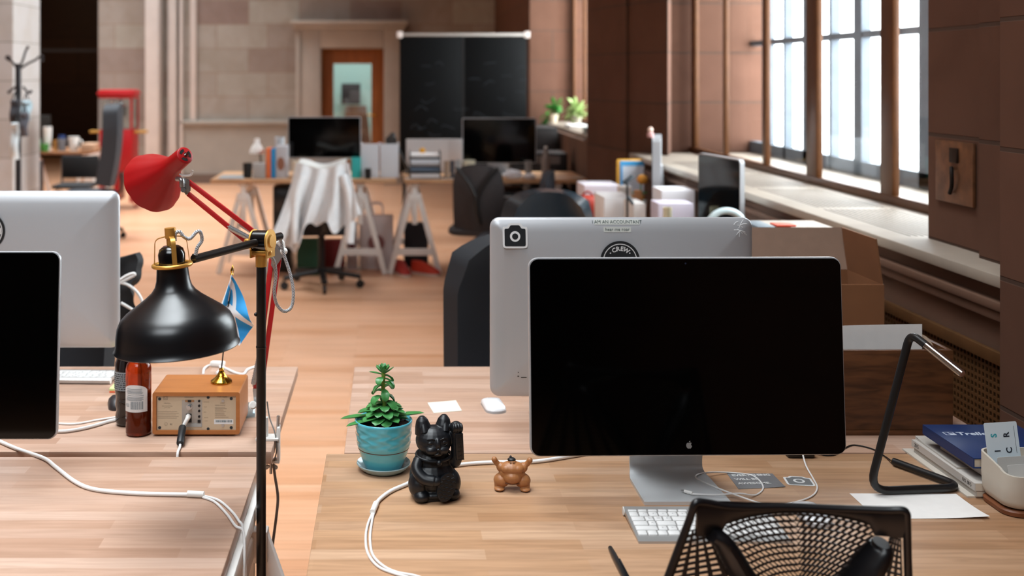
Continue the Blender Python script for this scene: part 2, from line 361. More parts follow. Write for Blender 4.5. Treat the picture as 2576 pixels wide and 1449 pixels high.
# right wall: piers, panel below the sill, lintel
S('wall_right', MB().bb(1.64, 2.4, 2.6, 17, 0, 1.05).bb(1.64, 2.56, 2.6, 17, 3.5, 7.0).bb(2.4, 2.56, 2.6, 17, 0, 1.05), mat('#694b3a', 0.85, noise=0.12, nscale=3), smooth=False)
S('wall_pier_near', MB().bb(1.585, 2.56, -5, 2.89, 0, 7.0).bb(1.70, 2.56, 2.89, 3.21, 1.084, 7.0).bb(1.74, 2.56, 3.21, 3.595, 1.084, 7.0), STONEX_SHADED, smooth=False)
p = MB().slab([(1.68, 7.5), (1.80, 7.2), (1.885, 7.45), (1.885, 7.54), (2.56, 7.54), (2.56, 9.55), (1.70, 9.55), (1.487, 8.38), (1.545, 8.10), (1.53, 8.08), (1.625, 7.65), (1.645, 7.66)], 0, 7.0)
S('wall_pier_middle', p, STONEF_SHADED, smooth=False)
S('wall_pier_far', MB().bb(1.55, 1.86, 12.3, 16.5, 0, 7.0).bb(1.86, 2.56, 12.4, 16.5, 0, 7.0), STONEF_SHADED, smooth=False)
S('trim_7', MB().bb(1.605, 1.64, 2.89, 7.44, 0.985, 1.01, 0.006).bb(1.615, 1.64, 2.89, 7.44, 0.955, 0.985, 0.006), mat('#694b3a', 0.8, noise=0.1, nscale=5))
# perforated radiator grille under the sill
g = MB()
ps, hs = 0.0192, 0.0120
y0, y1, z0, z1 = 2.90, 5.2, 0.30, 0.875
ny, nz = int((y1 - y0) / ps), int((z1 - z0 - 0.05) / ps)
for i in range(ny):
    for j in range(nz):
        a, b = y0 + 0.01 + i * ps, z0 + 0.02 + j * ps; e = (ps - hs) / 2; x = 1.628
        q = [(a, b), (a + ps, b), (a + ps, b + ps), (a, b + ps)]; r_ = [(a + e, b + e), (a + ps - e, b + e), (a + ps - e, b + ps - e), (a + e, b + ps - e)]
        ov = [g.v((x, *t)) for t in q]; iv = [g.v((x, *t)) for t in r_]; dv = [g.v((x + 0.004, *t)) for t in r_]
        for k in range(4): g.f([ov[k], ov[(k + 1) % 4], iv[(k + 1) % 4], iv[k]]); g.f([iv[k], iv[(k + 1) % 4], dv[(k + 1) % 4], dv[k]])
gr = T('radiator_grille', 'perforated brass radiator grille set in the wall below the window sill', 'radiator grille', (1.628, 4.0, 0.3))
g.build('perforated_panel', GRILLE, gr, smooth=False, world=True, nofix=True)
MB().bb(1.612, 1.628, y0, y1, z1 - 0.035, z1, 0.003).bb(1.614, 1.628, 4.18, 4.24, z0, z1 - 0.035, 0.003).build('frame', GRILLE, gr, world=True)
MB().bb(1.634, 1.639, y0, y1, z0, z1 - 0.03).build('backing', mat('#0a0605', 0.9), gr, world=True)
# sills
def sill(n, x0, x1, y0, y1, slots):
    s = MB().bb(x0, x1, y0, y1, 1.05, 1.084, 0.006)
    o = S('trim_%d' % n, s, SILLM)
    if slots:
        v = MB()
        ya = y0 + 0.75
        while ya < y1 - 0.9:
            for k in range(13): v.bb(x0 + 0.10 + k * 0.0215, x0 + 0.106 + k * 0.0215, ya, ya + 0.72, 1.0835, 1.0846)
            ya += 0.78
        v.build('vent_slots', mat('#3c332b', 0.8), o, smooth=False)
sill(8, 1.60, 2.56, 2.89, 7.44, True); sill(9, 1.70, 2.56, 9.56, 12.3, False)
# windows: inner bronze casements, outer slate sashes
def window(n, y0, y1, posts, thick, ztop):
    r = T('window_%d' % n, None, None, (2.05, (y0 + y1) / 2, 1.084)); r['kind'] = 'structure'
    f = MB()
    f.bb(2.03, 2.07, y0, y1, 1.084, 1.122, 0.004).bb(2.02, 2.10, y0, y1, ztop - 0.08, ztop, 0.006)
    for y, t in posts: f.bb(2.034, 2.064, y - t / 2, y + t / 2, 1.084, ztop, 0.004)
    fr = f.build('window_frame', BRONZE, r, world=True)
    h = MB()
    for y, t in posts:
        if t > 0.05:
            h.cyl((2.034, y, 1.76), (2.005, y, 1.76), 0.012, n=10).bar((2.005, y, 1.77), (2.005, y, 1.66), 0.014, 0.01, 0.003)
            for z in (1.2, 1.48, 2.2): h.cyl((2.034, y + 0.005, z), (2.034, y + 0.005, z + 0.07), 0.009, n=8)
    h.build('window_handle', mat('#4f3a22', 0.4, metal=0.6), fr)
    ys = [p[0] for p in posts]
    for a, b in zip(ys, ys[1:]):
        MB().bb(2.055, 2.060, a + 0.015, b - 0.015, 1.12, ztop - 0.07).build('pane', GLASS, r, smooth=False, world=True)
    o = MB(); k = 0; y = y0 + 0.05
    while y < y1:
        t = 0.10 if k % 2 == 0 else 0.035
        o.bb(2.44, 2.49, y - t / 2, y + t / 2, 1.084, ztop); y += 0.36; k += 1
    o.bb(2.44, 2.49, y0, y1, 1.084, 1.16).bb(2.445, 2.485, y0, y1, 1.80, 1.835).bb(2.445, 2.485, y0, y1, 2.50, 2.535).bb(2.44, 2.49, y0, y1, ztop - 0.08, ztop)
    o.build('outer_sash', SLATE, r, smooth=False, world=True)
    return r
window(1, 3.595, 7.54, [(3.62, 0.05), (3.90, 0.035), (4.56, 0.115), (5.37, 0.135), (6.05, 0.048), (6.78, 0.035), (7.47, 0.09)], 0, 3.5)
window(2, 9.56, 12.4, [(9.6, 0.05), (10.3, 0.04), (11.0, 0.07), (11.7, 0.04), (12.36, 0.06)], 0, 3.5)
# iron plate on the near pier
ip = T('iron_plate', 'rusty iron cover plate with small latch on the stone pier right of the window', 'metal plate', (1.74, 3.43, 1.3))
def pp(px, py, x):  # point on a plane X = x
    Y = x * F / (px - CX); return Vector((x, Y, EYE - (py - CY) * Y / F))
RUST = mat('#85583a', 0.5, metal=0.3, noise=0.5, nscale=22, bump=0.4)
a, b = pp(2362, 350, 1.74), pp(2457, 540, 1.74)
MB().bb(1.728, 1.738, b.y, a.y, b.z + 0.02, a.z, 0.002).build('plate', RUST, ip, world=True)
MB().bb(1.720, 1.728, b.y + 0.08, a.y - 0.10, a.z - 0.065, a.z - 0.02, 0.003).build('keeper', mat('#2c1c12', 0.6, metal=0.5), ip, world=True)
zc = a.z - 0.13; yc = (a.y + b.y) / 2
MB().tube(spline([(1.722, yc, zc + 0.05), (1.716, yc - 0.014, zc + 0.03), (1.716, yc - 0.014, zc - 0.005), (1.72, yc + 0.006, zc - 0.03)], 5), 0.006, 8).build('latch', mat('#1d120c', 0.6, metal=0.5), ip, world=True)
# ------------------------------------------------------------------ desks and trestles
DZ = 0.73
def desk(label, x0, x1, y0, y1, z, m):
    c = Vector(((x0 + x1) / 2, (y0 + y1) / 2, z - 0.03))
    o = MB().bb(x0 - c.x, x1 - c.x, y0 - c.y, y1 - c.y, 0, 0.03, 0.0025).build('desk', m); o.location = c
    return tag(o, label, 'desk')
def trestle(label, x, yc, z, dy=0.6, spl=0.24, rz=0.0):
    """adjustable white trestle: two A frames along y, post and beam on top"""
    t = T('trestle', label, 'trestle', (x, yc, 0), rz, 'white desk trestles')
    h = z - 0.03
    MB().bb(-0.035, 0.035, -dy / 2 - 0.04, dy / 2 + 0.04, h - 0.035, h, 0.004).build('beam', PAINTW, t)
    for s in (-1, 1):
        y = s * dy / 2
        for q in (-1, 1):
            MB().bar((q * spl, y, 0.0), (q * 0.028, y, h - 0.10), 0.042, 0.026, 0.003, up=(0, 1, 0)).build('leg', PAINTW, t)
        MB().bb(-0.05, 0.05, y - 0.02, y + 0.02, h - 0.16, h - 0.09, 0.004).build('head_block', PAINTW, t)
        MB().bb(-0.02, 0.02, y - 0.014, y + 0.014, h - 0.34, h - 0.03, 0.003).build('height_post', PAINTW, t)
        k = 0.18 / (h - 0.10); xx = spl * (1 - k) + 0.028 * k
        MB().bb(-xx + 0.006, xx - 0.006, y - 0.0125, y + 0.0125, 0.15, 0.205, 0.003).build('cross_rail', PAINTW, t)
    MB().bb(-0.02, 0.02, -dy / 2 + 0.02, dy / 2 - 0.02, h - 0.15, h - 0.10, 0.003).build('stretcher', PAINTW, t)
    return t
desk('beech butcher block desk top at the front left, crossed by the white split cable', -1.84, -0.297, 1.80, 2.572, DZ, DESK)
desk('beech butcher block desk top behind, carrying the wooden radio and the bottles', -1.84, -0.277, 2.607, 3.364, DZ, DESK)
desk('oiled butcher block desk top at the front right, under the black screen and lucky cat', -0.147, 1.47, 1.85, 2.594, DZ, DESKN)
desk('butcher block desk top at the back right, under the silver computer back', -0.106, 1.46, 2.600, 3.364, DZ, DESK)
for lb, x, y in (('white trestle under the right end of the front left desk, beside the black lamp pole', -0.318, 2.21), ('white trestle under the right end of the desk that carries the radio', -0.66, 2.985),
                 ('white trestle under the left end of the front left desk', -1.6, 2.17), ('white trestle under the left end of the desk with the silver computer at far left', -1.6, 2.985),
                 ('white trestle under the left end of the front right desk', 0.21, 2.19), ('white trestle under the left end of the back right desk', 0.21, 2.98),
                 ('white trestle under the right end of the front right desk', 1.22, 2.19), ('white trestle under the right end of the back right desk', 1.22, 2.98)):
    trestle(lb, x, y, DZ, 0.5, 0.24)
# ------------------------------------------------------------------ computers
APPLE = [(0, .62), (.18, .70), (.42, .72), (.62, .60), (.50, .45), (.455, .25), (.52, .05), (.70, -.10), (.60, -.35), (.42, -.62), (.22, -.72), (0, -.65), (-.22, -.72), (-.44, -.58), (-.62, -.30), (-.70, 0), (-.66, .32), (-.50, .58), (-.28, .70), (-.10, .66)]
LEAF = [(0, .78), (.03, .95), (.14, 1.08), (.30, 1.14), (.30, .98), (.18, .84)]
def apple(mb, c, s, y0, y1, sx=1):
    for poly in (APPLE, LEAF):
        mb.slab([(c[0] + sx * x * s, c[1] + z * s) for x, z in poly], y0, y1, 'XZ')
    return mb
def off(pts, x, z): return [(p[0] + x, p[1] + z) for p in pts]
def foot_stand(root, zc, yfold, yfront, w0, w1, m, zneck=0.12, thick=0.007):
    """sheet metal L stand: neck, bend and foot; local z of the desk is -zc"""
    base = -zc
    path = fillet([(0.03 if yfold > 0 else -0.03, zneck), (yfold, base + 0.0036), (yfront, base + 0.0036)], 0.05, 7)
    n = len(path); rings = []
    for i, p in enumerate(path):
        t = i / (n - 1); w = w0 + (w1 - w0) * max(0, (i - n * 0.45) / (n * 0.55))
        a = path[max(0, i - 1)]; b = path[min(n - 1, i + 1)]
        d = Vector((b[0] - a[0], b[1] - a[1])).normalized(); nx, nz = -d.y * thick / 2, d.x * thick / 2
        rings.append([(-w / 2, p[0] + nx, p[1] + nz), (w / 2, p[0] + nx, p[1] + nz), (w / 2, p[0] - nx, p[1] - nz), (-w / 2, p[0] - nx, p[1] - nz)])
    return MB().loft(rings).build('stand', mat('#c9ccce', 0.36, metal=0.35), root, ang=50)
def display(label, X, Y, zc, w, h, rz, tilt, zdesk=DZ, logo=True):
    """cinema display seen from the front: aluminium shell, black glass, L shaped stand"""
    r = T('computer_display', label, 'monitor', (X, Y, zc), rz)
    tm = Matrix.Rotation(-tilt, 4, 'X')
    b = MB(); b.M = tm
    b.loft([off3(rrect(w - 0.002, h - 0.002, 0.019), 0.0), off3(rrect(w, h, 0.02), 0.002), off3(rrect(w, h, 0.02), 0.010), off3(rrect(w - 0.02, h - 0.02, 0.012), 0.020), off3(rrect(w - 0.12, h - 0.12, 0.01), 0.03)])
    sh = b.build('housing', ALU, r, ang=30)
    s = MB(); s.M = tm; s.slab(rrect(w - 0.006, h - 0.006, 0.017), -0.003, -0.0001, 'XZ'); s.build('screen', SCREEN, r)
    if logo:
        a = MB(); a.M = tm; apple(a, (0.0, -h / 2 + 0.0215), 0.0085, -0.0036, -0.0030); a.build('logo', mat('#9a9a9a', 0.3, metal=0.5), r, smooth=False)
        c = MB(); c.M = tm; c.slab(circ(0.002, 12, 0, h / 2 - 0.012), -0.0035, -0.003, 'XZ'); c.build('camera_lens', mat('#20283a', 0.1), r)
    foot_stand(r, zc - zdesk, 0.178, -0.005, 0.160, 0.182, ALU)
    return r
def off3(p, y): return [(q[0], y, q[1]) for q in p]
m1 = display('large black screen of a silver display before the silver computer back on the right', 0.6115, 2.289, 1.0345, 0.650, 0.402, math.radians(1.0), math.radians(4.0))
m2 = display('black screen of a silver display cut by the left edge of the photo', -1.047, 2.43, 1.023, 0.650, 0.405, math.radians(0), math.radians(4.0))
def imac(label, X, Y, zb, w, h, rz, stickers):
    """all-in-one computer seen from behind; local -y is its back"""
    r = T('desktop_computer', label, 'computer', (X, Y, zb), rz)
    z0 = h / 2
    rings = []
    for d, y in ((0.0, 0.0), (0.0, -0.005), (0.0015, -0.0085), (0.006, -0.0125), (0.016, -0.0175), (0.034, -0.0225), (0.07, -0.0265), (0.12, -0.030), (0.17, -0.031)):
        rings.append([(q[0], y, q[1] + z0) for q in rrect(w - 2 * d, h - 2 * d, max(0.024 - d, 0.006))])
    MB().loft(rings).build('housing', ALU, r, ang=60)
    MB().slab(off(rrect(w - 0.004, h - 0.004, 0.022), 0, z0), 0.0, 0.003, 'XZ').build('screen', SCREEN, r)
    base = -(zb - DZ)
    path = fillet([(-0.028, 0.16), (-0.14, base + 0.012), (0.0, base + 0.0036)], 0.03, 5); rg = []
    for i, p in enumerate(path):
        a = path[max(0, i - 1)]; b = path[min(len(path) - 1, i + 1)]; d = Vector((b[0] - a[0], b[1] - a[1])).normalized(); nx, nz = -d.y * .0035, d.x * .0035
        rg.append([(-.1, p[0] + nx, p[1] + nz), (.1, p[0] + nx, p[1] + nz), (.1, p[0] - nx, p[1] - nz), (-.1, p[0] - nx, p[1] - nz)])
    MB().loft(rg).build('stand', ALU, r, ang=50)
    return r
STK = mat('#0e1216', 0.45); STW = mat('#dcdcdc', 0.5); TAPE = mat('#b9bab4', 0.6)
def camera_sticker(mbk, mbw, w, place):
    """black camera pictogram with white border; place(x, y, dz) maps to 3D"""
    def outline(g):
        a = w / 2 + g; t = w * 0.36 + g; bo = -w * 0.46 - g; k = w * 0.22 + g * 0.8; tp = w * 0.52 + g
        raw = [(-a, bo), (a, bo), (a, t), (k + w * 0.08, t), (k, tp), (-k, tp), (-k - w * 0.08, t), (-a, t)]
        p = [Vector((x, y, 0)) for x, y in raw]; out = []
        for i in range(len(p)):
            A, B, C = p[i - 1], p[i], p[(i + 1) % len(p)]; d = min(w * 0.09 + g, (A - B).length * .4, (C - B).length * .4)
            q0, q1 = B + (A - B).normalized() * d, B + (C - B).normalized() * d
            for j in range(5):
                s = j / 4; q = q0 * (1 - s) ** 2 + B * 2 * s * (1 - s) + q1 * s * s; out.append((q.x, q.y))
        return out
    def lay(mb, pts, z0, z1): mb.loft([[place(x, y, z0) for x, y in pts], [place(x, y, z1) for x, y in pts]])
    lay(mbw, outline(w * 0.09), 0.0, 0.0004)
    lay(mbk, outline(0), 0.0004, 0.0007)
    lay(mbw, circ(w * 0.245, 28), 0.0007, 0.001); lay(mbk, circ(w * 0.145, 24), 0.001, 0.0013)
def crew(r, x, z, R, y):
    k, wt = MB(), MB()
    k.slab(circ(R, 48, x, z), y, y - 0.0005, 'XZ')
    for ra, rb in ((R * .86, R * .82),):
        n = 48
        for i in range(n):
            a, b = 2 * PI * i / n, 2 * PI * (i + 1) / n
            wt.slab([(x + q * math.cos(t), z + q * math.sin(t)) for q, t in ((ra, a), (ra, b), (rb, b), (rb, a))], y - 0.0005, y - 0.0008, 'XZ')
    for ch, an in zip('CREW', (120, 100.5, 81, 59)):
        t = math.radians(an); m = FR((x + R * .60 * math.cos(t), y - 0.0006, z + R * .60 * math.sin(t)), (math.sin(t), 0, -math.cos(t)), (math.cos(t), 0, math.sin(t)))
        wt.merge(tbm(ch, R * .31, 0.0002, R * .008), m)
    for an in (142, 38): t = math.radians(an); wt.slab(circ(R * .035, 10, x + R * .62 * math.cos(t), z + R * .62 * math.sin(t)), y - 0.0005, y - 0.0008, 'XZ')
    # lower half of the badge
    wt.slab([(x + a * R, z + b * R) for a, b in ((-.78, .16), (.78, .16), (.78, -.16), (-.78, -.16))], y - 0.0005, y - 0.0007, 'XZ')
    k.build('round_sticker', STK, r); wt.build('round_sticker_print', STW, r, smooth=False)
im1 = imac('silver back of a computer with a camera sticker and a round badge', 0.5742, 2.767, 0.815, 0.650, 0.4437, 0.0, True)
BPROF = [(0.0, .005), (.0015, .0085), (.006, .0125), (.016, .0175), (.034, .0225), (.07, .0265), (.12, .030), (.17, .031), (1, .031)]
def backy(x, z, w=.650, h=.4437):   # depth of the curved back at a point of it
    d = max(0, min(w / 2 - abs(x), h - z, z))
    for (d0, y0), (d1, y1) in zip(BPROF, BPROF[1:]):
        if d <= d1: return -(y0 + (y1 - y0) * (d - d0) / (d1 - d0))
    return -.031
def hug(mb):                         # lay a flat build (y = 0) onto the curved back
    for v in mb.bm.verts: v.co.y += backy(v.co.x, v.co.z) - .0004
    return mb
def onback(px, py):  # local coordinates on its back
    q = P(px, py, 2.740); return q.x - 0.5742, q.z - 0.815
x, z = onback(1296, 593); k, wt = MB(), MB()
camera_sticker(k, wt, 0.052, lambda a, b, d: (x + a, backy(x, z) - .0012 - d * 1.3 + b * (backy(x, z + .025) - backy(x, z - .025)) / .05, z + b - 0.002))
o1 = k.build('camera_sticker', STK, im1, smooth=False); wt.build('camera_sticker_border', STW, im1, smooth=False)
x, z = onback(1559, 655); crew(im1, x, z, 0.0485, -0.0312)
def tape(px, py, hw, txt):
    x, z = onback(px, py); m = MB(); m.sheet(lambda u, v: (x - hw + 2 * hw * u, -.0004, z - .0062 + .0124 * v), 10, 6); t_ = hug(m).build('label_tape', TAPE, im1, smooth=False)
    hug(MB().merge(tbm(txt, 0.0112, 0.0001, 0.0), FR((x, -0.0008, z), (1, 0, 0), (0, 0, 1)))).build('lettering', mat('#2d3f3a', 0.6), t_, smooth=False)
tape(1554, 560, .056, 'I AM AN ACCOUNTANT'); tape(1554, 578, .034, 'hear me roar')
for px, py, w_ in ((1304, 947, 2), (1304, 937, 1), (1318, 950, 7)):
    x, z = onback(px, py); hug(MB().bb(x - w_ * .001, x + w_ * .001, -.0004, .002, z - 0.0010, z + 0.0010)).build('port', BLACK, im1, smooth=False)
x, z = onback(1862, 575); cr = MB()
random.seed(4)
for i in range(9):
    a = random.uniform(0, PI); L = random.uniform(.006, .016); cx_, cz_ = x + random.uniform(-.012, .012), z + random.uniform(-.016, .014)
    cr.tube(spline([(cx_ - L * math.cos(a), 0, cz_ - L * math.sin(a)), (cx_, 0, cz_ + .002), (cx_ + L * math.cos(a), 0, cz_ + L * math.sin(a))], 4), 0.0006, 5)
hug(cr).build('tape_residue', mat('#dedede', 0.5), im1)
im2 = imac('silver back of a computer behind the black screen at the left edge', -1.09, 3.16, 0.839, 0.650, 0.4437, 0.0, False)
crew(im2, P(-36, 581, 3.13).x + 1.09, P(-30, 581, 3.13).z - 0.839, 0.055, -0.0308)
# ------------------------------------------------------------------ keyboards and mice
def keyboard(label, loc, rz):
    r = T('keyboard', label, 'keyboard', loc, rz)
    hw, hd = 0.144, 0.068
    pr = [(-hd, 0.0), (-hd, 0.0045), (hd - 0.012, 0.0145), (hd, 0.0175), (hd + 0.006, 0.012), (hd + 0.004, 0.003), (hd - 0.006, 0.001), (hd - 0.012, 0.006), (-hd + 0.01, 0.0008)]
    MB().slab(pr, -hw, hw, 'YZ').build('body', mat('#b9b7b5', 0.35, metal=0.6), r, ang=50)
    for s in (-1, 1): MB().cyl((s * hw, hd - 0.002, 0.009), (s * (hw + 0.0015), hd - 0.002, 0.009), 0.0085, n=16).build('end_cap', WHITE, r)
    sl = (0.0145 - 0.0045) / (2 * hd - 0.012)
    def zt(y): return 0.0045 + (y + hd) * sl
    KEYM = mat('#dcdad8', 0.5); cache = {}
    rows = [(['f'] * 14, 0.0135 / 2, 0.052), (list('`1234567890-=') + ['D'], 0.0155, 0.0375), (['T'] + list('QWERTYUIOP[]\\'), 0.0155, 0.0188), (['K'] + list("ASDFGHJKL;'") + ['R'], 0.0155, 0.0001), (['S'] + list('ZXCVBNM,./') + ['S'], 0.0155, -0.0186), (['m', 'm', 'm', 'C', ' ', 'C', 'm', 'a', 'a', 'a'], 0.0155, -0.0373)]
    wid = {'f': 1.0, 'D': 1.55, 'T': 1.55, 'K': 1.85, 'R': 1.8, 'S': 2.37, 'm': 1.0, 'C': 1.25, ' ': 4.9, 'a': 1.0}
    leg = MB(); tot = 2 * hw - 0.008
    for keys, kd, ky in rows:
        ws = [wid.get(k, 1.0) for k in keys]; u = tot / sum(ws); x = -hw + 0.004
        for k, wq in zip(keys, ws):
            w_ = wq * u; kk = (round(w_, 4), kd); cx = x + w_ / 2; x += w_
            if kk not in cache:
                b = MB(); h = 0.0022
                b.loft([[(p[0], p[1], 0) for p in rrect(w_ - .003, kd, .0016, 3)], [(p[0], p[1], h * .7) for p in rrect(w_ - .003, kd, .0016, 3)], [(p[0], p[1], h) for p in rrect(w_ - .0042, kd - .0012, .0012, 3)]])
                o = b.build('key', KEYM, r, ang=50); cache[kk] = o
            else:
                o = cache[kk].copy(); COL.objects.link(o); o.parent = r
            o.location = (cx, ky, zt(ky)); o.rotation_euler = (math.atan(sl), 0, 0)
            if len(k) == 1 and k.isupper() and k not in 'DTKRSC' or (k in 'RTDSKC' and wq == 1.0) or k.isdigit():
                leg.merge(tbm(k, 0.006, 0.0), Matrix.Translation((cx, ky, zt(ky) + 0.0024)) @ Matrix.Rotation(math.atan(sl), 4, 'X'))
    leg.build('key_legends', mat('#8a8a8a', 0.6), r, smooth=False)
    return r
keyboard('white and silver keyboard on the front right desk, partly behind the black mesh chair', (0.613, 2.164, DZ), 0.0)
k2 = D(214, 968); keyboard('white and silver keyboard lying behind the left black screen, seen from its back', (-0.938, 3.245, DZ), PI - 0.03)
def mouse(label, loc, rz):
    r = T('mouse', label, 'mouse', loc, rz)
    rings = []
    for t, z in ((1.0, 0.0), (1.0, 0.003), (0.985, 0.006)): rings.append([(p[0] * t, p[1] * t, z) for p in rrect(0.055, 0.112, 0.024, 6)])
    MB().loft(rings).build('base', ALU, r)
    m = MB(); top = [[(p[0] * t, p[1] * t, 0.006 + h * (1 - (p[1] * t / 0.056) ** 2 * .45)) for p in rrect(0.055, 0.112, 0.024, 6)] for t, h in ((0.985, 0.0), (0.97, 0.004), (0.9, 0.0085), (0.75, 0.012), (0.5, 0.0145), (0.2, 0.0155))]
    m.loft(top).build('shell', mat('#e9e8ea', 0.12, coat=0.3), r, ang=80)
    return r
mouse('white glossy mouse beside the sticky note on the back right desk', (D(1230, 990).x, 2.95, DZ), 0.1)
mouse('white glossy mouse behind the top edge of the black mesh chair', (0.842, 2.225, DZ), 0.05)
mm = T('mouse', 'small dark mouse on the left desk, left of the cola bottle', 'mouse', (D(296, 1022).x, D(296, 1022).y, DZ), 0.3)
MB().loft([[(p[0] * t, p[1] * t, z) for p in rrect(0.05, 0.085, 0.022)] for t, z in ((1, 0), (1, .006), (.9, .016), (.6, .025), (.2, .028))]).build('shell', mat('#2a2628', 0.4), mm, ang=80)
MB().cyl((-0.004, 0.028, 0.024), (0.004, 0.028, 0.024), 0.006, n=12).build('scroll_wheel', mat('#5a5658', 0.5), mm)
# sticky notes
def flat(name, label, cat, corners, m, t=0.0012, z=DZ, curl=0.0):
    c = [D(x, y, z) if len(q) == 2 else Vector(q) for q in corners for (x, y) in [q[:2]]]
    ctr = sum(c, Vector()) / 4
    fn = lambda u, v: (c[0] * (1 - u) * (1 - v) + c[1] * u * (1 - v) + c[2] * u * v + c[3] * (1 - u) * v) + Vector((0, 0, t + curl * (max(0, u + v - 1.25) / .75) ** 2))
    r = MB().sheet(lambda u, v: fn(u, v) - ctr, 12, 12, thick=t)
    o = r.build(name, m); o.location = ctr
    return tag(o, label, cat)
flat('sticky_note', 'cream sticky note on the back right desk, left of the white mouse', 'sticky note', [(1075, 1014), (1147, 1008), (1162, 1034), (1091, 1040)], mat('#d3ccbe', 0.85))
for k, (c_, lb) in enumerate((('#e0714c', 'orange sticky note pad at the bottom of the small pile by the cola bottle'), ('#c9dc94', 'pale green sticky note pad on top of the small pile by the cola bottle'))):
    r = D(318, 985); o = MB().bb(-.04, .04, -.025, .025, 0, 0.006, 0.0006).build('sticky_note_pad', mat(c_, 0.8)); o.location = (r.x - 0.004, r.y + 0.01, DZ + 0.0001 + k * 0.0062); tag(o, lb, 'sticky notes')
# ------------------------------------------------------------------ plant in the turquoise pot
pl = T('potted_succulent', 'green succulent in a glossy turquoise pot on a saucer, left of the black cat', 'potted plant', (P(965, 1180, 2.49).x, 2.49, DZ))
POT = mat('#58b8c8', 0.2, coat=0.5, noise=0.12, nscale=16)
def ribs(j, a):
    if 10 <= j <= 32:
        w_ = math.sin(PI * (j - 9) / 24) ** .5; q = (j - 9) / 24 * 5 * PI
        return .0013 * w_ * math.cos(8 * a + .5 * math.sin(q)) * math.sin(q)
    return 0
MB().lathe([(0, .008), (.040, .008), (.0435, .010), (.0475, .022), (.0525, .036), (.0565, .050), (.0568, .0515), (.058, .053), (.0588, .056), *[(.0596 + (.0040 * (k / 23) ** .8), .058 + .046 * k / 23) for k in range(24)], (.0645, .108), (.0645, .112), (.0628, .1135), (.0605, .112), (.0595, .100), (0, .100)], n=132, rfn=ribs).build('pot', POT, pl, ang=60)
MB().lathe([(.0562, .0500), (.0576, .0506), (.0578, .0520), (.0566, .0528)], n=64).build('pot_band', mat('#4a2a26', 0.4), pl)
MB().lathe([(0, 0), (.044, 0), (.047, .002), (.056, .009), (.0605, .0155), (.0595, .0175), (.054, .012), (.044, .006), (0, .005)], n=64).build('saucer', mat('#8fa7ab', 0.25, coat=0.4, noise=0.1, nscale=16), pl)
so = MB(); so.lathe([(0, .106), (.03, .1065), (.055, .104), (.0597, .1015)], n=40); random.seed(3)
for i in range(120):
    a, r_ = random.uniform(0, 2 * PI), random.uniform(.01, .056); so.box((r_ * math.cos(a), r_ * math.sin(a), .1055), (.004, .003, .003), (a, r_ * 90, a))
so.build('soil', mat('#3a2018', 0.95, noise=0.5, nscale=200), pl)
LEAFM = mat('#44914a', 0.38, noise=0.4, nscale=45, coat=0.15)
fo = MB(); random.seed(12)
def leaf(mb, base, az, el, L, wd, droop=0.35, tk=0.16):
    d = Vector((math.cos(az), math.sin(az), 0)); up = Vector((0, 0, 1)); sd = Vector((-math.sin(az), math.cos(az), 0)); rings = []; p = Vector(base); n = 9
    for i in range(n + 1):
        t = i / n; e = el - droop * t * 1.6; dr_ = d * math.cos(e) + up * math.sin(e); nm = up * math.cos(e) - d * math.sin(e)
        if i: p = p + dr_ * (L / n)
        wv = wd * (math.sin(min(1, t * 1.12 + .10) * PI * .5) if t < .5 else math.sqrt(max(0, 1 - ((t - .5) / .5) ** 1.9))) * .5 + .0004
        th = wv * tk + .0010 * (1 - t)
        rings.append([p + sd * (wv * math.cos(a)) + nm * (th * math.sin(a) + wv * .28 * abs(math.cos(a)) ** 2) for a in [2 * PI * k / 10 for k in range(10)]])
    mb.loft(rings)
for i in range(11): leaf(fo, (0, 0, .118), i * 2 * PI / 12 + .15, .12, random.uniform(.050, .070), random.uniform(.024, .032), random.uniform(.15, .38))
for i in range(11): leaf(fo, (0, 0, .127), i * 2 * PI / 11 + .4, .38, random.uniform(.044, .060), random.uniform(.022, .029), random.uniform(.3, .6))
for i in range(8): leaf(fo, (0, 0, .138), i * 2 * PI / 8 + .1, .55, random.uniform(.040, .048), .024, .6)
leaf(fo, (-.01, .01, .117), PI + .15, .05, .088, .022, .1); leaf(fo, (.01, .0, .118), .1, .1, .082, .022, .03); leaf(fo, (-.01, -.005, .113), PI + .35, 0, .078, .02, .1)
for k in range(14):
    z_ = .142 + k * .0052; leaf(fo, (.002 * math.sin(k), 0, z_), k * 2.4 + .6, .55 - .3 * (k % 2), .044 - .0011 * k, .0215 - .0003 * k, 1.05)
for k in range(13): leaf(fo, (0, 0, .214 + .0015 * (k // 5)), k * 2.4, .45 + .55 * (k / 12), .028 - .0006 * k, .0095, -.15)
leaf(fo, (0, 0, .212), PI - .1, .25, .034, .009, .1); leaf(fo, (0, 0, .204), -.3, .1, .035, .010, .85)
fo.build('foliage', LEAFM, pl, ang=80)
MB().tube(spline([(0, 0, .10), (.002, 0, .14), (-.001, 0, .18), (0, 0, .222)], 4), .0045, 10, radii=None).build('stem', mat('#7a9a3a', 0.5), pl)
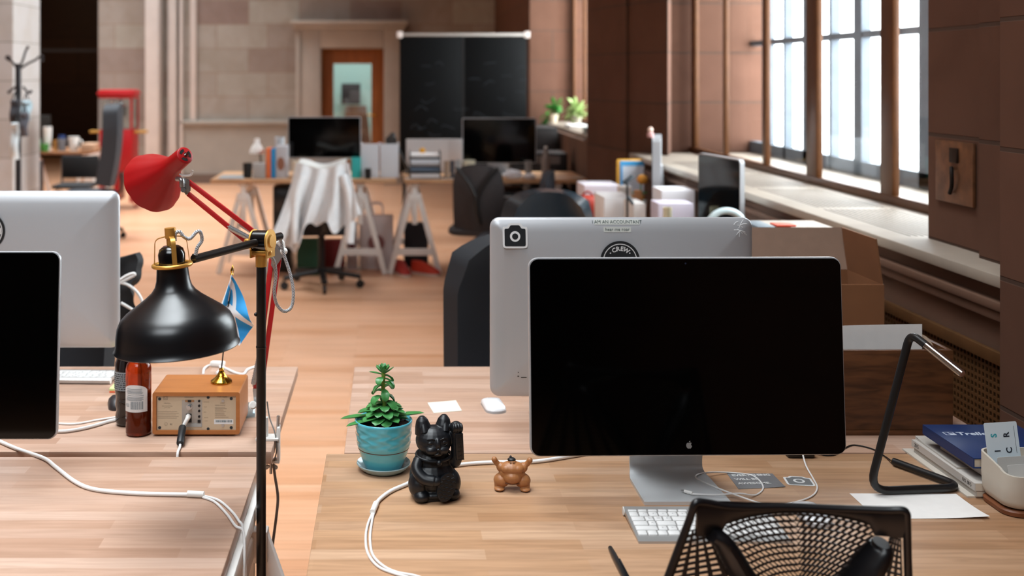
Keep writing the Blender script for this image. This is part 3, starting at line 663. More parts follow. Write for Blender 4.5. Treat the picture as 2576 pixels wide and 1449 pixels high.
# ------------------------------------------------------------------ black lucky cat figurine (facing slightly right)
ct = T('lucky_cat_figurine', 'black beckoning cat figurine with raised paw beside the turquoise plant pot', 'cat figurine', (P(1090, 1248, 2.335).x, 2.335, DZ), math.radians(13))
CATM = mat('#0c0f14', 0.42, spec=0.5, bump=0.05, nscale=300)
c = MB()
c.ell((0, 0.004, 0.040), (.050, .043, .044)); c.ell((0, .006, .066), (.041, .035, .038)); c.ell((0, 0.002, 0.012), (.050, .044, .014)); c.box((0, .002, .003), (.085, .075, .006), None, .002)
c.ell((0, -.003, .118), (.0385, .034, .031)); c.ell((0, -.010, .110), (.034, .029, .022))
c.ell((-.012, -.033, .106), (.013, .009, .009)); c.ell((.012, -.033, .106), (.013, .009, .009)); c.ell((0, -.034, .099), (.010, .007, .006)); c.ell((0, -.030, .118), (.007, .012, .014))
for s in (-1, 1):
    c.tube([(s * .021, 0, .132), (s * .0225, 0.001, .148), (s * .024, .002, .160), (s * .0245, .002, .168)], .01, 14, radii=[.0185, .0165, .0125, .0055])
    c.ell((s * .033, -.026, .012), (.017, .020, .013)); c.ell((s * .036, -.010, .030), (.020, .026, .027))
# raised arm (viewer's right) and the arm holding the coin
c.tube(spline([(.034, -.004, .078), (.044, -.008, .070), (.048, -.012, .090), (.047, -.014, .118), (.044, -.016, .138)], 5), .013, 14, radii=None)
c.ell((.045, -.016, .146), (.0135, .0125, .012))
for k in range(4): c.ell((.0365 + k * .0057, -.024, .146), (.0038, .008, .010))
c.tube(spline([(-.034, -.010, .082), (-.042, -.022, .066), (-.030, -.036, .050), (-.010, -.044, .046)], 5), .0115, 14); c.ell((-.006, -.045, .046), (.0115, .010, .010))
c.build('body', CATM, ct, remesh=0.0013, sm=3)
e = MB()
for s in (-1, 1):
    e.tube([(s * .022, -.012, .138), (s * .0235, -.0085, .150), (s * .024, -.006, .159)], .006, 10, radii=[.0095, .0075, .003])
    e.ell((s * .0145, -.0325, .121), (.0062, .0032, .0036)); e.tube(spline([(s * .006, -.034, .127), (s * .013, -.036, .1305), (s * .022, -.031, .128)], 5), .0013, 6); e.tube(spline([(s * .008, -.0355, .1165), (s * .015, -.0360, .1155), (s * .021, -.033, .118)], 5), .0009, 6)
e.ell((0, -.042, .1095), (.0042, .003, .003)); e.tube(spline([(0, -.043, .106), (0, -.0425, .102), (-.006, -.041, .0995)], 4), .0008, 6); e.tube(spline([(0, -.0425, .102), (.006, -.041, .0995)], 4), .0008, 6)
e.build('face', CATM, ct)
b = MB(); b.tube([(.0365 * math.cos(t), -.004 + .032 * math.sin(t), .088 + .004 * math.sin(t)) for t in [2 * PI * k / 36 for k in range(36)]], .0032, 8, closed=True); b.build('collar', CATM, ct)
b = MB(); b.ell((.002, -.0385, .0815), .0062); b.bb(-.0005, .0045, -.0455, -.043, .0785, .0795); b.build('bell', CATM, ct)
co = MB(); m = Matrix.Translation((.014, -.049, .034)) @ Matrix.Rotation(.35, 4, 'Y') @ Matrix.Rotation(-.12, 4, 'X'); co.M = m
co.slab([(p[0] * .66, p[1]) for p in circ(.029, 28)], -.003, .003, 'XZ')
for i in range(7):
    for j in range(3):
        z_ = -.021 + i * .007; x_ = (j - 1) * .0105 + (.002 if i % 2 else -.002)
        if (x_ / .018) ** 2 + (z_ / .027) ** 2 < .95: co.tube([(x_ - .0045, -.0036, z_ - .0012), (x_, -.0040, z_ + .0012), (x_ + .0045, -.0036, z_ - .0005)], .0011, 6)
co.build('coin', CATM, ct)
tb = MB(); tb.M = Matrix.Translation((.049, -.027, .108)) @ Matrix.Rotation(-.06, 4, 'Y') @ Matrix.Rotation(.05, 4, 'X')
tb.box((0, 0, 0), (.017, .006, .056), None, .0012)
for i in range(5):
    z_ = .019 - i * .0095
    tb.bb(-.005, .005, -.0038, -.003, z_ - .0012, z_ + .0004).bb(-.004, -.0026, -.0038, -.003, z_ - .004, z_ + .003).bb(.0022, .0036, -.0038, -.003, z_ - .003, z_ + .0035)
tb.bb(-.0085, .0085, -.0036, -.003, -.0275, -.0265).bb(-.0085, .0085, -.0036, -.003, .0265, .0275); tb.build('tablet', CATM, ct)
# ------------------------------------------------------------------ sumo figurine
su = T('wrestler_figurine', 'small tan wrestler figurine with raised arms and black hair on the front right desk', 'figurine', (P(1288, 1230, 2.372).x, 2.372, DZ), math.radians(-4))
SK = mat('#a86f42', 0.42, noise=0.12, nscale=90)
b = MB()
b.ell((0, 0, .036), (.0285, .0235, .021)); b.ell((0, -.004, .046), (.027, .020, .015)); b.ell((0, -.006, .030), (.022, .022, .016))
for s in (-1, 1):
    b.ell((s * .011, -.014, .047), (.0125, .009, .009)); b.ell((s * .024, .0, .047), (.0095, .011, .010))
    b.tube(spline([(s * .022, 0, .048), (s * .030, -.001, .053), (s * .035, -.002, .059), (s * .037, -.003, .062)], 4), .006, 12, radii=None); b.ell((s * .0375, -.004, .0635), (.0062, .006, .0062))
    b.ell((s * .022, -.002, .020), (.0175, .0165, .015)); b.tube([(s * .026, -.002, .018), (s * .028, -.003, .005)], .0115, 12, radii=[.0125, .010]); b.ell((s * .027, -.009, .0045), (.0115, .014, .0045))
b.ell((0, -.006, .058), (.0095, .009, .0085))
b.build('body', SK, su, remesh=0.0008, sm=3)
h = MB(); h.ell((-.001, -.0045, .0645), (.0088, .0085, .0045)); h.ell((-.003, -.002, .0695), (.0025, .003, .0028)); h.build('hair', mat('#141214', 0.5), su)
fz = MB()
for s in (-1, 1): fz.ell((s * .0034, -.0148, .0590), (.0011, .0006, .0010)); fz.tube([(s * .0018, -.0150, .0612), (s * .0050, -.0142, .0616)], .0004, 5)
fz.tube([(-.002, -.0148, .0552), (.002, -.0148, .0552)], .0005, 5); fz.build('face', mat('#3a1d14', 0.6), su); b = MB(); b.ell((0, -.0152, .0572), (.0012, .0010, .0010)); b.build('nose', SK, su)
MB().tube([(.0235 * math.cos(t), -.001 + .019 * math.sin(t), .0205 + .003 * math.sin(t)) for t in [PI + PI * k / 20 for k in range(21)]], .0016, 6).build('belt', mat('#6a3f26', 0.5), su)
# ------------------------------------------------------------------ cables on the front desks
def CB(pts, z=DZ, r=0.004):  # desk points from the plan of the cable, resting on the desk
    return [D(p[0], p[1], z) + Vector((0, 0, r + 0.0003 + (p[2] if len(p) > 2 else 0))) for p in pts]
t = T('split_cable', 'white split cable running behind the black cat and curling down the front right desk', 'cable', D(940, 1280))
MB().tube(spline(CB([(1500, 1142), (1440, 1152), (1345, 1166), (1240, 1168), (1160, 1174), (1085, 1190), (1030, 1220), (985, 1240), (955, 1262), (945, 1278)], r=.0045), 6), .0042, 10).build('cable', CABLE, t, world=True)
a, b = CB([(946, 1274), (937, 1296)], r=.0056); MB().cyl(a, b, .0062, .0058, 12).build('connector', WHITE, t, world=True)
for q in ([(939, 1290), (926, 1320), (920, 1355), (925, 1395), (950, 1428), (990, 1446), (1040, 1462), (1090, 1500)], [(941, 1290), (935, 1320), (931, 1360), (938, 1400), (965, 1428), (1000, 1444), (1050, 1454), (1110, 1480)]):
    MB().tube(spline(CB(q, r=.0026), 6), .0024, 8).build('strand', CABLE, t, world=True)
t = T('split_cable', 'thick white split cable crossing the front left desk and hanging over its right edge', 'cable', D(480, 1250))
MB().tube(spline(CB([(-120, 1085), (-40, 1100), (40, 1133), (110, 1158), (140, 1180), (190, 1218), (240, 1237), (330, 1246), (420, 1249), (480, 1250)], r=.0045), 6), .0043, 10).build('cable', CABLE, t, world=True)
a, b = CB([(472, 1250), (513, 1252)], r=.0062); MB().cyl(a, b, .0068, .0066, 12).build('connector', WHITE, t, world=True)
for k, q in enumerate(([(510, 1250), (550, 1262), (583, 1290), (601, 1318, .003)], [(510, 1254), (540, 1266), (570, 1296), (592, 1330, .003)])):
    pts = CB(q, r=.0026); e = pts[-1]
    pts += [Vector((-.287 + .005 * k, e.y - .012, .725)), Vector((-.278, e.y - .04, .66)), Vector((-.274 - .004 * k, e.y - .06, .58)), Vector((-.278 - .004 * k, e.y - .075, .45)), Vector((-.279, e.y - .08, .25)), Vector((-.276, e.y - .05, .03))]
    MB().tube(spline(pts, 6), .0025, 8).build('strand', CABLE, t, world=True)
t = T('charging_cable', 'thin white charging cable coiled over the display foot on the front right desk', 'cable', D(1900, 1240))
q = [(1998, 1128, .040), (2012, 1150, .034), (2026, 1174, .004), (2045, 1205), (2056, 1230), (2040, 1252), (1990, 1268), (1930, 1272), (1860, 1262, .009), (1770, 1226, .009), (1750, 1210, .009), (1784, 1198, .006), (1840, 1192), (1895, 1200), (1920, 1228), (1900, 1248), (1860, 1255, .009), (1800, 1258, .009), (1745, 1256, .009), (1730, 1252, .009)]
MB().tube(spline(CB(q, r=.0019), 6), .0018, 8).build('cable', CABLE, t, world=True)
a, b = CB([(1742, 1256, .009), (1722, 1250, .009)], r=.003); MB().cyl(a, b, .0034, n=10).build('plug', WHITE, t, world=True)
a, b = CB([(1722, 1250, .009), (1714, 1248, .009)], r=.003); MB().bar(a, b, .0056, .0018).build('contact', STEEL, t, world=True)
# adapter and black cord behind the display
t = T('power_adapter', 'black power adapter lying behind the lower right of the black screen', 'power adapter', D(2013, 1150))
MB().box((0, 0.015, .013), (.062, .05, .026), None, .005).build('body', mat('#141416', 0.4), t)
MB().tube(spline(CB([(2045, 1143, .008), (2070, 1147), (2100, 1146), (2125, 1130), (2150, 1122), (2195, 1132), (2225, 1150), (2244, 1170, .006)], r=.002), 6), .0017, 8).build('cord', BLACK, t, world=True)
MB().tube(spline(CB([(1985, 1143, .008), (1940, 1142), (1890, 1136), (1830, 1128), (1780, 1120)], r=.002), 6), .0017, 8).build('cord', BLACK, t, world=True)
# cards
def card(name, label, cat, c4, m, wt, lines, size, t=0.0006):
    c = [D(*p) for p in c4]; ctr = sum(c, Vector()) / 4; r = T(name, label, cat, ctr)
    MB().sheet(lambda u, v: c[0] * (1 - u) * (1 - v) + c[1] * u * (1 - v) + c[2] * u * v + c[3] * (1 - u) * v + Vector((0, 0, .0008 + .004 * max(0, u + v - 1.5) ** 2)), 8, 8, thick=t).build('card', m, r, world=True)
    ex = (c[1] - c[0] + c[2] - c[3]).normalized(); ey = (c[0] - c[3] + c[1] - c[2]); ey = (ey - ex * ey.dot(ex)).normalized(); w = MB(); Lx = (c[1] - c[0]).length
    for s, fx, fy, al in lines: w.merge(tbm(s, size, 0.0001, size * .03, al), FR(c[0] * (1 - fx) * (1 - fy) + c[1] * fx * (1 - fy) + c[2] * fx * fy + c[3] * (1 - fx) * fy + Vector((0, 0, .0013)), ex, ey))
    if lines: w.build('lettering', wt, r, smooth=False, world=True)
    return r, c, ex, ey
card('greeting_card', 'grey card with white capital lettering lying right of the display foot', 'card', [(1828, 1191), (1943, 1192), (1976, 1226), (1858, 1231)], mat('#77777a', 0.35, noise=0.2, nscale=18), mat('#d8d8d6', 0.5), [('EVERYTHING', .07, .17, 'LEFT'), ('WILL BE', .07, .42, 'LEFT'), ('AWESOME.', .07, .68, 'LEFT')], .0145)
r = T('camera_sticker', 'grey camera shaped sticker with white border right of the lettered card', 'sticker', D(2010, 1211), -.12); kb, wb = MB(), MB()
camera_sticker(kb, wb, .050, lambda x, y, d: (x, y * .95, d + .0003)); kb.build('pictogram', mat('#6d6f70', 0.4), r, smooth=False); wb.build('border', STW, r, smooth=False)
# paper sheet under the tube lamp
flat('paper_sheet', 'white paper sheet with a curled corner under the black tube lamp', 'paper', [(2137, 1242), (2405, 1243), (2490, 1307), (2206, 1305)], PAPER, .0004, curl=.006)
# ------------------------------------------------------------------ tube lamp at right
t = T('desk_lamp', 'bent black tube desk lamp with a silver head standing by the book stack', 'desk lamp', D(2300, 1240))
r = .0083; A = D(2248, 1172) + Vector((0, 0, r + .0016)); B = D(2425, 1238) + Vector((0, 0, r + .0016)); C = D(2186, 1247) + Vector((0, 0, r + .0016))
Tp = P(2290, 838, 2.33); H1 = P(2334, 872, 2.28); H2 = P(2421, 941, 2.21)
path = fillet([A, B, C, Tp, H1], .045, 7)
MB().tube(path, r, 14).build('tube_body', mat('#0d0d0e', 0.38), t, world=True)
MB().tube([H1 - (H2 - H1).normalized() * .004, H2], .0080, 14).build('lamp_head', CHROME, t, world=True)
MB().tube([H2, H2 + (H2 - H1).normalized() * .001], .0066, 14).build('head_cap', mat('#7d5a4a', 0.4), t, world=True)
d = (A - B).normalized(); MB().tube([A, A + d * .004], .004, 10).build('cord_grommet', BRASS, t, world=True)
# ------------------------------------------------------------------ book stack
BX = 1.2175
def book(name, label, cat, x0, w, y0, y1, z0, h, cover, rot, spine=None, hard=False, curl=0):
    r = T(name, label, cat, (x0, (y0 + y1) / 2, z0), rot); L = (y1 - y0) / 2; c = .0025 if hard else .0008; o = .003 if hard else 0
    MB().bb(.002, w - o, -L + o, L - o, c, h - c).build('pages', mat('#c8b9a6', 0.8), r, smooth=False)
    cv = MB().bb(0, w, -L, L, 0, c, .0004).bb(0, .002, -L, L, c, h - c)
    if curl: cv.sheet(lambda u, v: (u * w, -L + 2 * L * v, h - c + curl * max(0, v - .8) ** 1.5 * 8), 6, 20, thick=c)
    else: cv.bb(0, w, -L, L, h - c, h, .0004)
    cb = cv.build('cover', cover, r)
    if spine:
        m = MB()
        for s, yy, sz, cond in spine: m.merge(tbm(s, sz, .0001, 0, 'CENTER', cond), FR((-.0004, yy, h / 2), (0, -1, 0), (0, 0, 1)))
        m.build('spine_lettering', mat('#3a3836', 0.6), cb, smooth=False)
    return r
BKW = mat('#b9b2aa', 0.55, noise=0.06, nscale=60)
book('paper_pad', 'thin white pad at the bottom of the book stack, jutting out', 'paper pad', BX - .012, .21, 2.322, 2.618, DZ, .004, mat('#bfb6aa', 0.7), 0.0)
book('magazine', 'thick magazine second from the bottom of the book stack', 'magazine', BX + .004, .21, 2.318, 2.592, DZ + .004, .0125, BKW, 0.0)
book('magazine', 'white magazine with black spine print in the middle of the book stack', 'magazine', BX, .21, 2.316, 2.596, DZ + .0166, .016, mat('#bdb6af', 0.5), 0.0, [('2015', .115, .013, .8), ('NO. 08', -.105, .011, .9), ('5', -.125, .012, 1)])
book('booklet', 'thin floppy booklet under the paperback in the book stack', 'booklet', BX + .008, .19, 2.40, 2.60, DZ + .0327, .004, BKW, -.02, curl=.004)
book('paperback', 'small paperback directly under the blue notebook', 'book', BX + .03, .135, 2.328, 2.515, DZ + .0375, .0205, mat('#c2bab2', 0.5), 0.03, [('S. Jaure', .055, .007, 1)])
nb = book('notebook', 'blue notebook with white lettering on top of the book stack', 'notebook', BX + .005, .215, 2.33, 2.553, DZ + .0585, .022, mat('#0e2c5c', 0.4), 0.0, hard=True)
w = MB(); w.merge(tbm('Trello', .028, .0001, .0008, 'LEFT', 1.0), FR((.046, .046, .0221), (1, 0, 0), (.18, 1, 0)))
ic = MB()
for (x0, x1, y0, y1) in ((-.0, .024, .0085, .010), (0, .024, -.010, -.0085), (0, .0016, -.0085, .0085), (.0224, .024, -.0085, .0085), (.0112, .0128, -.0085, .0085), (.0016, .0024, -.0085, .0085)): ic.bb(.017 + x0, .017 + x1, y0 + .047, y1 + .047, .0220, .0223)
ic.bb(.017 + .0128, .0394, .0385, .048, .022, .0223)
cvr = [o for o in bpy.data.objects if o.parent == nb and o.name.startswith('cover')][0]
w.build('lettering', mat('#b9c2d0', 0.5), cvr, smooth=False); ic.build('emblem', mat('#b9c2d0', 0.5), cvr, smooth=False)
MB().tube(spline([(.035, -.112, .011), (.03, -.116, .011), (.028, -.113, .0109)], 4), .0012, 6).build('bookmark_ribbon', BLACK, nb)
# card holder
ch = T('card_holder', 'rounded cream ceramic card holder on a brown wood base at the right edge', 'card holder', (1.296, 2.272, DZ))
CER = mat('#c9c0b2', 0.55, noise=0.04, nscale=40)
cw = MB(); rr = lambda w_, r_, z: [(p[0], p[1], z + (0.0)) for p in rrect(w_, w_ * .9, r_, 8)]
def lip(w_, r_, dz=0): return [(p[0], p[1], .102 - .020 * (0.5 - .5 * math.tanh((p[1] + .030) * 60)) * (0 if p[0] < -.045 and p[1] > -.02 else 1) + dz) for p in rrect(w_, w_ * .9, r_, 8)]
cw.loft([rr(.104, .03, .0125), rr(.124, .03, .018), rr(.133, .03, .03), rr(.136, .03, .06), lip(.136, .03), lip(.127, .026), rr(.124, .026, .05), rr(.10, .02, .02)]); cw.build('bowl', CER, ch, ang=60)
MB().loft([rr(.120, .03, 0), rr(.132, .034, .002), rr(.134, .034, .010), rr(.126, .03, .013)]).build('wood_base', mat('#7a4526', 0.45, noise=0.25, nscale=50), ch)
def hcard(label, c, w_, h_, lean, m, rz=0.0):
    r = T('card', label, 'card', (ch.location.x + c[0], ch.location.y + c[1], DZ + c[2]), rz)
    b = MB(); b.M = Matrix.Rotation(-lean, 4, 'X') @ Matrix.Rotation(-.06, 4, 'Y'); b.slab(rrect(w_, h_, .003), -.0004, .0004, 'XZ'); b.build('card', m, r, ang=60); return r
c1 = hcard('pale blue card with sideways capital letters sticking out of the cream holder', (-.030, .024, .112), .068, .105, .14, mat('#cfdbe2', 0.4))
M0 = Matrix.Rotation(-.14, 4, 'X') @ Matrix.Rotation(-.06, 4, 'Y')
for m_, chs in ((mat('#2b9aa5', 0.5), (('S', -.016, .027),)), (mat('#1c2430', 0.5), (('R', .010, .027), ('I', -.012, -.004), ('C', .012, -.004)))):
    b = MB(); b.M = M0
    for s, x, z in chs: b.merge(tbm(s, .017, .0001, .0004), FR((x, -.0008, z), (0, 0, 1), (-1, 0, 0)))
    b.bb(.0265, .0270, -.0007, -.0004, -.01, .044); b.build('lettering', m_, c1, smooth=False)
hcard('grey card standing behind the lowest card in the cream holder', (-.012, .004, .077), .078, .050, .12, mat('#c2bfba', 0.5))
hcard('white card standing lowest and nearest in the cream holder', (-.003, -.014, .070), .075, .045, .12, mat('#d2d0cc', 0.5))
# pen
pn = T('pen', 'black pen on the front right desk near the bottom edge', 'pen', D(1550, 1415)); a, b = D(1534, 1384) + Vector((0, 0, .006)), D(1580, 1475) + Vector((0, 0, .006)); u = (b - a).normalized()
MB().tube([a, a + u * .004, a + u * .03, a + u * .031, b], .005, 12, radii=[.0022, .0042, .005, .0054, .0054]).build('barrel', mat('#101012', 0.35), pn, world=True)
MB().bar(a + u * .062 + Vector((.004, 0, .005)), b + Vector((.004, 0, .005)), .003, .0022, .0008).build('clip', mat('#18181c', 0.25), pn, world=True)
# wooden crate, paper and cardboard box on the back right desk
CRW = blocks('stained_crate_wood', ('#5f3a20', '#4e2e18', '#6a4226'), 2.0, 1.0, 'XZ', (5, 5), rough=0.45, grain=0.55, gs=(9, 60, 60))
cr = T('wooden_crate', 'dark brown wooden crate on the back right desk, behind the tube lamp', 'crate', (1.16, 2.80, DZ))
MB().bb(-.22, .22, -.075, -.063, .012, .208, .002).build('front_panel', CRW, cr); MB().bb(-.22, .22, .063, .075, .012, .208, .002).build('back_panel', CRW, cr)
for s in (-1, 1): MB().bb(s * .22, s * .208, -.063, .063, .012, .208, .001).build('side_panel', CRW, cr)
MB().bb(-.223, .223, -.078, .078, 0, .012, .002).build('base', CRW, cr)
o = MB().sheet(lambda u, v: (-.205 + .385 * u, .01 * math.sin(u * 3), -.15 + .225 * v - .012 * (1 - u) * v), 14, 4, thick=.0006).build('paper_sheet', PAPER); o.location = (1.16, 2.80, DZ + .168 + .012); tag(o, 'white paper sheet standing up in the brown wooden crate', 'paper')
o = MB().tube([(.0, .05 * math.cos(t), .02 + .035 * math.sin(t)) for t in [PI * k / 14 for k in range(15)]], .012, 8, flat=.12).build('paper_roll', mat('#a58f7c', 0.8)); o.location = (1.345, 2.80, DZ + .16); tag(o, 'curled strip of paper at the right end of the wooden crate', 'paper')
KR = mat('#8a5a38', 0.8, noise=0.12, nscale=8); bx = T('cardboard_box', 'open brown cardboard box with raised flaps behind the wooden crate', 'box', (1.19, 3.18, DZ))
MB().bb(-.17, .17, -.12, -.114, 0, .305).build('front_panel', KR, bx, smooth=False); MB().bb(-.17, .17, .114, .12, 0, .305).build('back_panel', KR, bx, smooth=False)
for s in (-1, 1): MB().bb(s * .17, s * .164, -.114, .114, 0, .305).build('side_panel', KR, bx, smooth=False)
MB().bb(-.164, .164, -.114, .114, 0, .006).build('base', KR, bx, smooth=False)
KF = mat('#9d7f6c', 0.85, noise=0.1, nscale=30)
MB().bar((0, .117, .305), (0, .150, .425), .335, .005, up=(0, 1, 0)).build('flap', KF, bx, smooth=False)
MB().bar((.167, 0, .305), (.150, 0, .430), .005, .228, up=(0, 1, 0)).build('flap', KR, bx, smooth=False)
MB().bar((-.167, 0, .305), (-.30, 0, .26), .005, .228, up=(0, 1, 0)).build('flap', KR, bx, smooth=False)
# ------------------------------------------------------------------ mesh chair at the bottom
mc = T('office_chair', 'black perforated mesh back chair at the front right desk, cut by the bottom edge', 'chair', (.632, 1.50, 0), 0)
CY0 = 1.725; CHB = mat('#0c0c0f', 0.36, spec=0.5)
def cpt(px, py, dy=0.0):  # chair back surface in world space
    q = P(px, py, CY0); u = (q.x - .632) / .18
    return Vector((q.x, CY0 + .030 - .045 * u * u * .6 + (q.z - .9) * -.14 + dy, q.z))
def xl(py): return 1752 - (py - 1262) * .365
def xr(py): return 2279 + (py - 1285) * .085
def ribL(py): return 1816 + (py - 1350) * .62
def ribR(py): return 2214 - (py - 1350) * .42
mesh = MB()
def cell(q, k=.62):
    c = [sum((Vector((p[0], p[1], 0)) for p in q), Vector()) / 4] * 4; iv = [(c[0].x + (p[0] - c[0].x) * k, c[0].y + (p[1] - c[0].y) * k) for p in q]
    ov = [mesh.v(cpt(*p)) for p in q]; ii = [mesh.v(cpt(*p)) for p in iv]; ib = [mesh.v(cpt(*p, .004)) for p in iv]
    for j in range(4): mesh.f([ov[j], ov[(j + 1) % 4], ii[(j + 1) % 4], ii[j]]); mesh.f([ii[j], ii[(j + 1) % 4], ib[(j + 1) % 4], ib[j]])
NR, NC = 30, 22; rp = 17.0
def cen(i, j):   # central panel: arched rows, columns leaning away from a centre seam
    py = 1296 + j * rp; yy = py + 30 * ((i / NC) * 2 - 1) ** 2
    a, b = ribL(yy) + 26 + (0 if yy > 1350 else 0), ribR(yy) - 4; a = max(a, 1822); b = min(b, 2212)
    sk = 10 if i < NC / 2 else -14
    return (a + (b - a) * i / NC, yy)
for i in range(NC):
    for j in range(NR):
        q = [cen(i, j), cen(i + 1, j), cen(i + 1, j + 1), cen(i, j + 1)]
        sk = 7 if i < NC / 2 else -7
        q = [(q[0][0] - sk, q[0][1]), (q[1][0] - sk, q[1][1]), (q[2][0] + sk, q[2][1]), (q[3][0] + sk, q[3][1])]
        cell(q, .70)
def sidep(i, j, n, left):
    py = 1340 + j * 15.5 - i * 2.2 * (1 if left else -1)
    if left: a, b = xl(py) + 13, ribL(py) - 14
    else: a, b = ribR(py) + 40, xr(py) - 12
    return (a + (b - a) * i / n, py)
for left in (True, False):
    for j in range(33):
        py = 1340 + j * 15.5; wd = (ribL(py) - 14 - xl(py) - 13) if left else (xr(py) - 12 - ribR(py) - 40); n = 5 if left else 5
        if wd < 12: continue
        for i in range(n): cell([sidep(i, j, n, left), sidep(i + 1, j, n, left), sidep(i + 1, j + 1, n, left), sidep(i, j + 1, n, left)], .66)
mesh.build('mesh_panel', mat('#0d0c10', 0.45), mc, world=True, smooth=False, nofix=True)
fr = MB()
# top band following the scooped upper edge
def topy(u): return 1262 + 23 * u + 9 * math.sin(PI * u) + 8 * (1 - u) * 4 * u * u
NB = 40
def band(u, v):
    yt = topy(u); px = 1752 + (2280 - 1752) * u
    yb = (1296 + 30 * (2 * (min(max((px - 1822) / (2212 - 1822), 0), 1)) - 1) ** 2) if 1822 < px < 2212 else 1350
    q = cpt(px, yt + (yb + 4 - yt) * v); q.y += -.004 * math.sin(PI * v) + .002; return q
fr.sheet(band, NB, 6, thick=.005)
ed = [(xl(1449 + 300), 1749), (xl(1500), 1500), (xl(1400), 1400), (xl(1310), 1310), (1746, 1272), (1757, 1264), (1780, 1268), (1830, 1281), (1900, 1288), (2000, 1290), (2120, 1292), (2230, 1288), (2268, 1284), (2279, 1290), (2282, 1310), (xr(1400), 1400), (xr(1500), 1500), (xr(1749), 1749)]
fr.tube(spline([cpt(*e, -.002) for e in ed], 5), .0062, 10)
fr.tube(spline([cpt(1755 + 520 * k / 10, 1749 + 40 * math.sin(PI * k / 10)) for k in range(11)], 3), .010, 10)
fr.build('back_frame', CHB, mc, world=True, ang=70)
for pts, r0 in (([(1792, 1352), (1822, 1372), (1870, 1450), (1960, 1590), (2005, 1740)], (.022, .030)), ([(2225, 1372), (2222, 1395), (2185, 1460), (2105, 1590), (2055, 1740)], (.022, .034))):
    q = spline([cpt(p[0], p[1], -.006) for p in pts], 5); n = len(q)
    MB().tube(q, .02, 14, radii=[(.010 + (r0[1] - .010) * min(1, .35 + i / n * 1.6)) for i in range(n)], flat=.6).build('support_rib', CHB, mc, world=True)
se = MB(); se.loft([[(p[0] + .0, p[1] + .30, z) for p in rrect(.46 * k, .44 * k, .12)] for k, z in ((.96, .44), (1, .452), (1, .475), (.95, .485))]); se.build('seat', CHB, mc)
MB().tube(spline([(0, .20, .40), (0, .10, .44), (0, .12, .52), (0, .19, .60)], 5), .025, 12).build('spine_tower', CHB, mc)
MB().cyl((0, .30, .12), (0, .30, .445), .028).build('column', DKMET, mc)
def star(root, cx, cy, m, r=.30):
    for k in range(5):
        a = 2 * PI * k / 5 + .3; e = (cx + r * math.cos(a), cy + r * math.sin(a))
        l = MB().bar((cx, cy, .125), (e[0], e[1], .085), .045, .032, .008).build('base_leg', m, root)
        w = MB(); w.cyl((e[0] - .012 * math.sin(a), e[1] + .012 * math.cos(a), .03), (e[0] + .012 * math.sin(a), e[1] - .012 * math.cos(a), .03), .03, n=16).cyl((e[0], e[1], .03), (e[0], e[1], .085), .008, n=8); w.build('castor', BLACK, root)
star(mc, 0, .30, DKMET)
# ------------------------------------------------------------------ other office chairs
def chair(label, loc, rz, m, br=.30, w=.46, hb=.52, top=1.06, curve=.05, seatz=.47, r_top=.08, thick=.05, basem=None, mesh=False):
    r = T('office_chair', label, 'chair', loc, rz)   # faces local -y, back at +y
    z0 = top - hb; b = MB()
    def back(u, v):
        x = (u - .5) * 2; hw = w / 2 * (1 - .10 * max(0, v - .75) / .25)
        zz = z0 + hb * v - (.06 * (abs(x) ** 3) if v > .6 else 0) * (v - .6) / .4
        return (x * hw, .22 + .07 * v - curve * x * x + .03 * math.sin(v * PI), zz)
    b.sheet(back, 16, 14, thick=thick); b.build('backrest', m, r, ang=80)
    if mesh:
        f = MB(); f.tube(spline([(-.02, .30, .52), (0, .325, z0 + .18), (0, .33, z0 + .26)], 5), .018, 10)
        for s in (-1, 1): f.tube(spline([(0, .33, z0 + .25), (s * .05, .33, z0 + hb * .7), (s * w * .40, .32, top - .02)], 5), .013, 10)
        f.build('back_brace', BLACK, r)
    else: MB().tube(spline([(0, .10, .43), (0, .26, .45), (0, .29, .54), (0, .28, z0 + .12)], 5), .025, 10, flat=.5).build('back_brace', BLACK, r)
    s = MB(); s.loft([[(p[0], p[1] - .02, z) for p in rrect(.48 * k, .47 * k, .10)] for k, z in ((.93, seatz - .06), (1, seatz - .045), (1, seatz - .015), (.92, seatz))]); s.build('seat', m, r, ang=70)
    MB().cyl((0, 0, .10), (0, 0, seatz - .06), .026).build('column', DKMET, r)
    star(r, 0, 0, basem or BLACK, br)
    return r
NAVY = mat('#15171d', 0.8, noise=0.25, nscale=250); GREYB = mat('#43474f', 0.7, noise=0.2, nscale=200)
chair('charcoal padded office chair at the back right desk, left of the silver computer back', (P(1338, 700, 3.78).x, 3.60, 0), 0.0, NAVY, w=.60, hb=.60, top=1.065, curve=.09, thick=.09)
chair('dark office chair behind the silver computer back at the left', (-1.215, 3.66, 0), 0.0, NAVY, w=.52, hb=.52, top=.98, curve=.05, thick=.07)
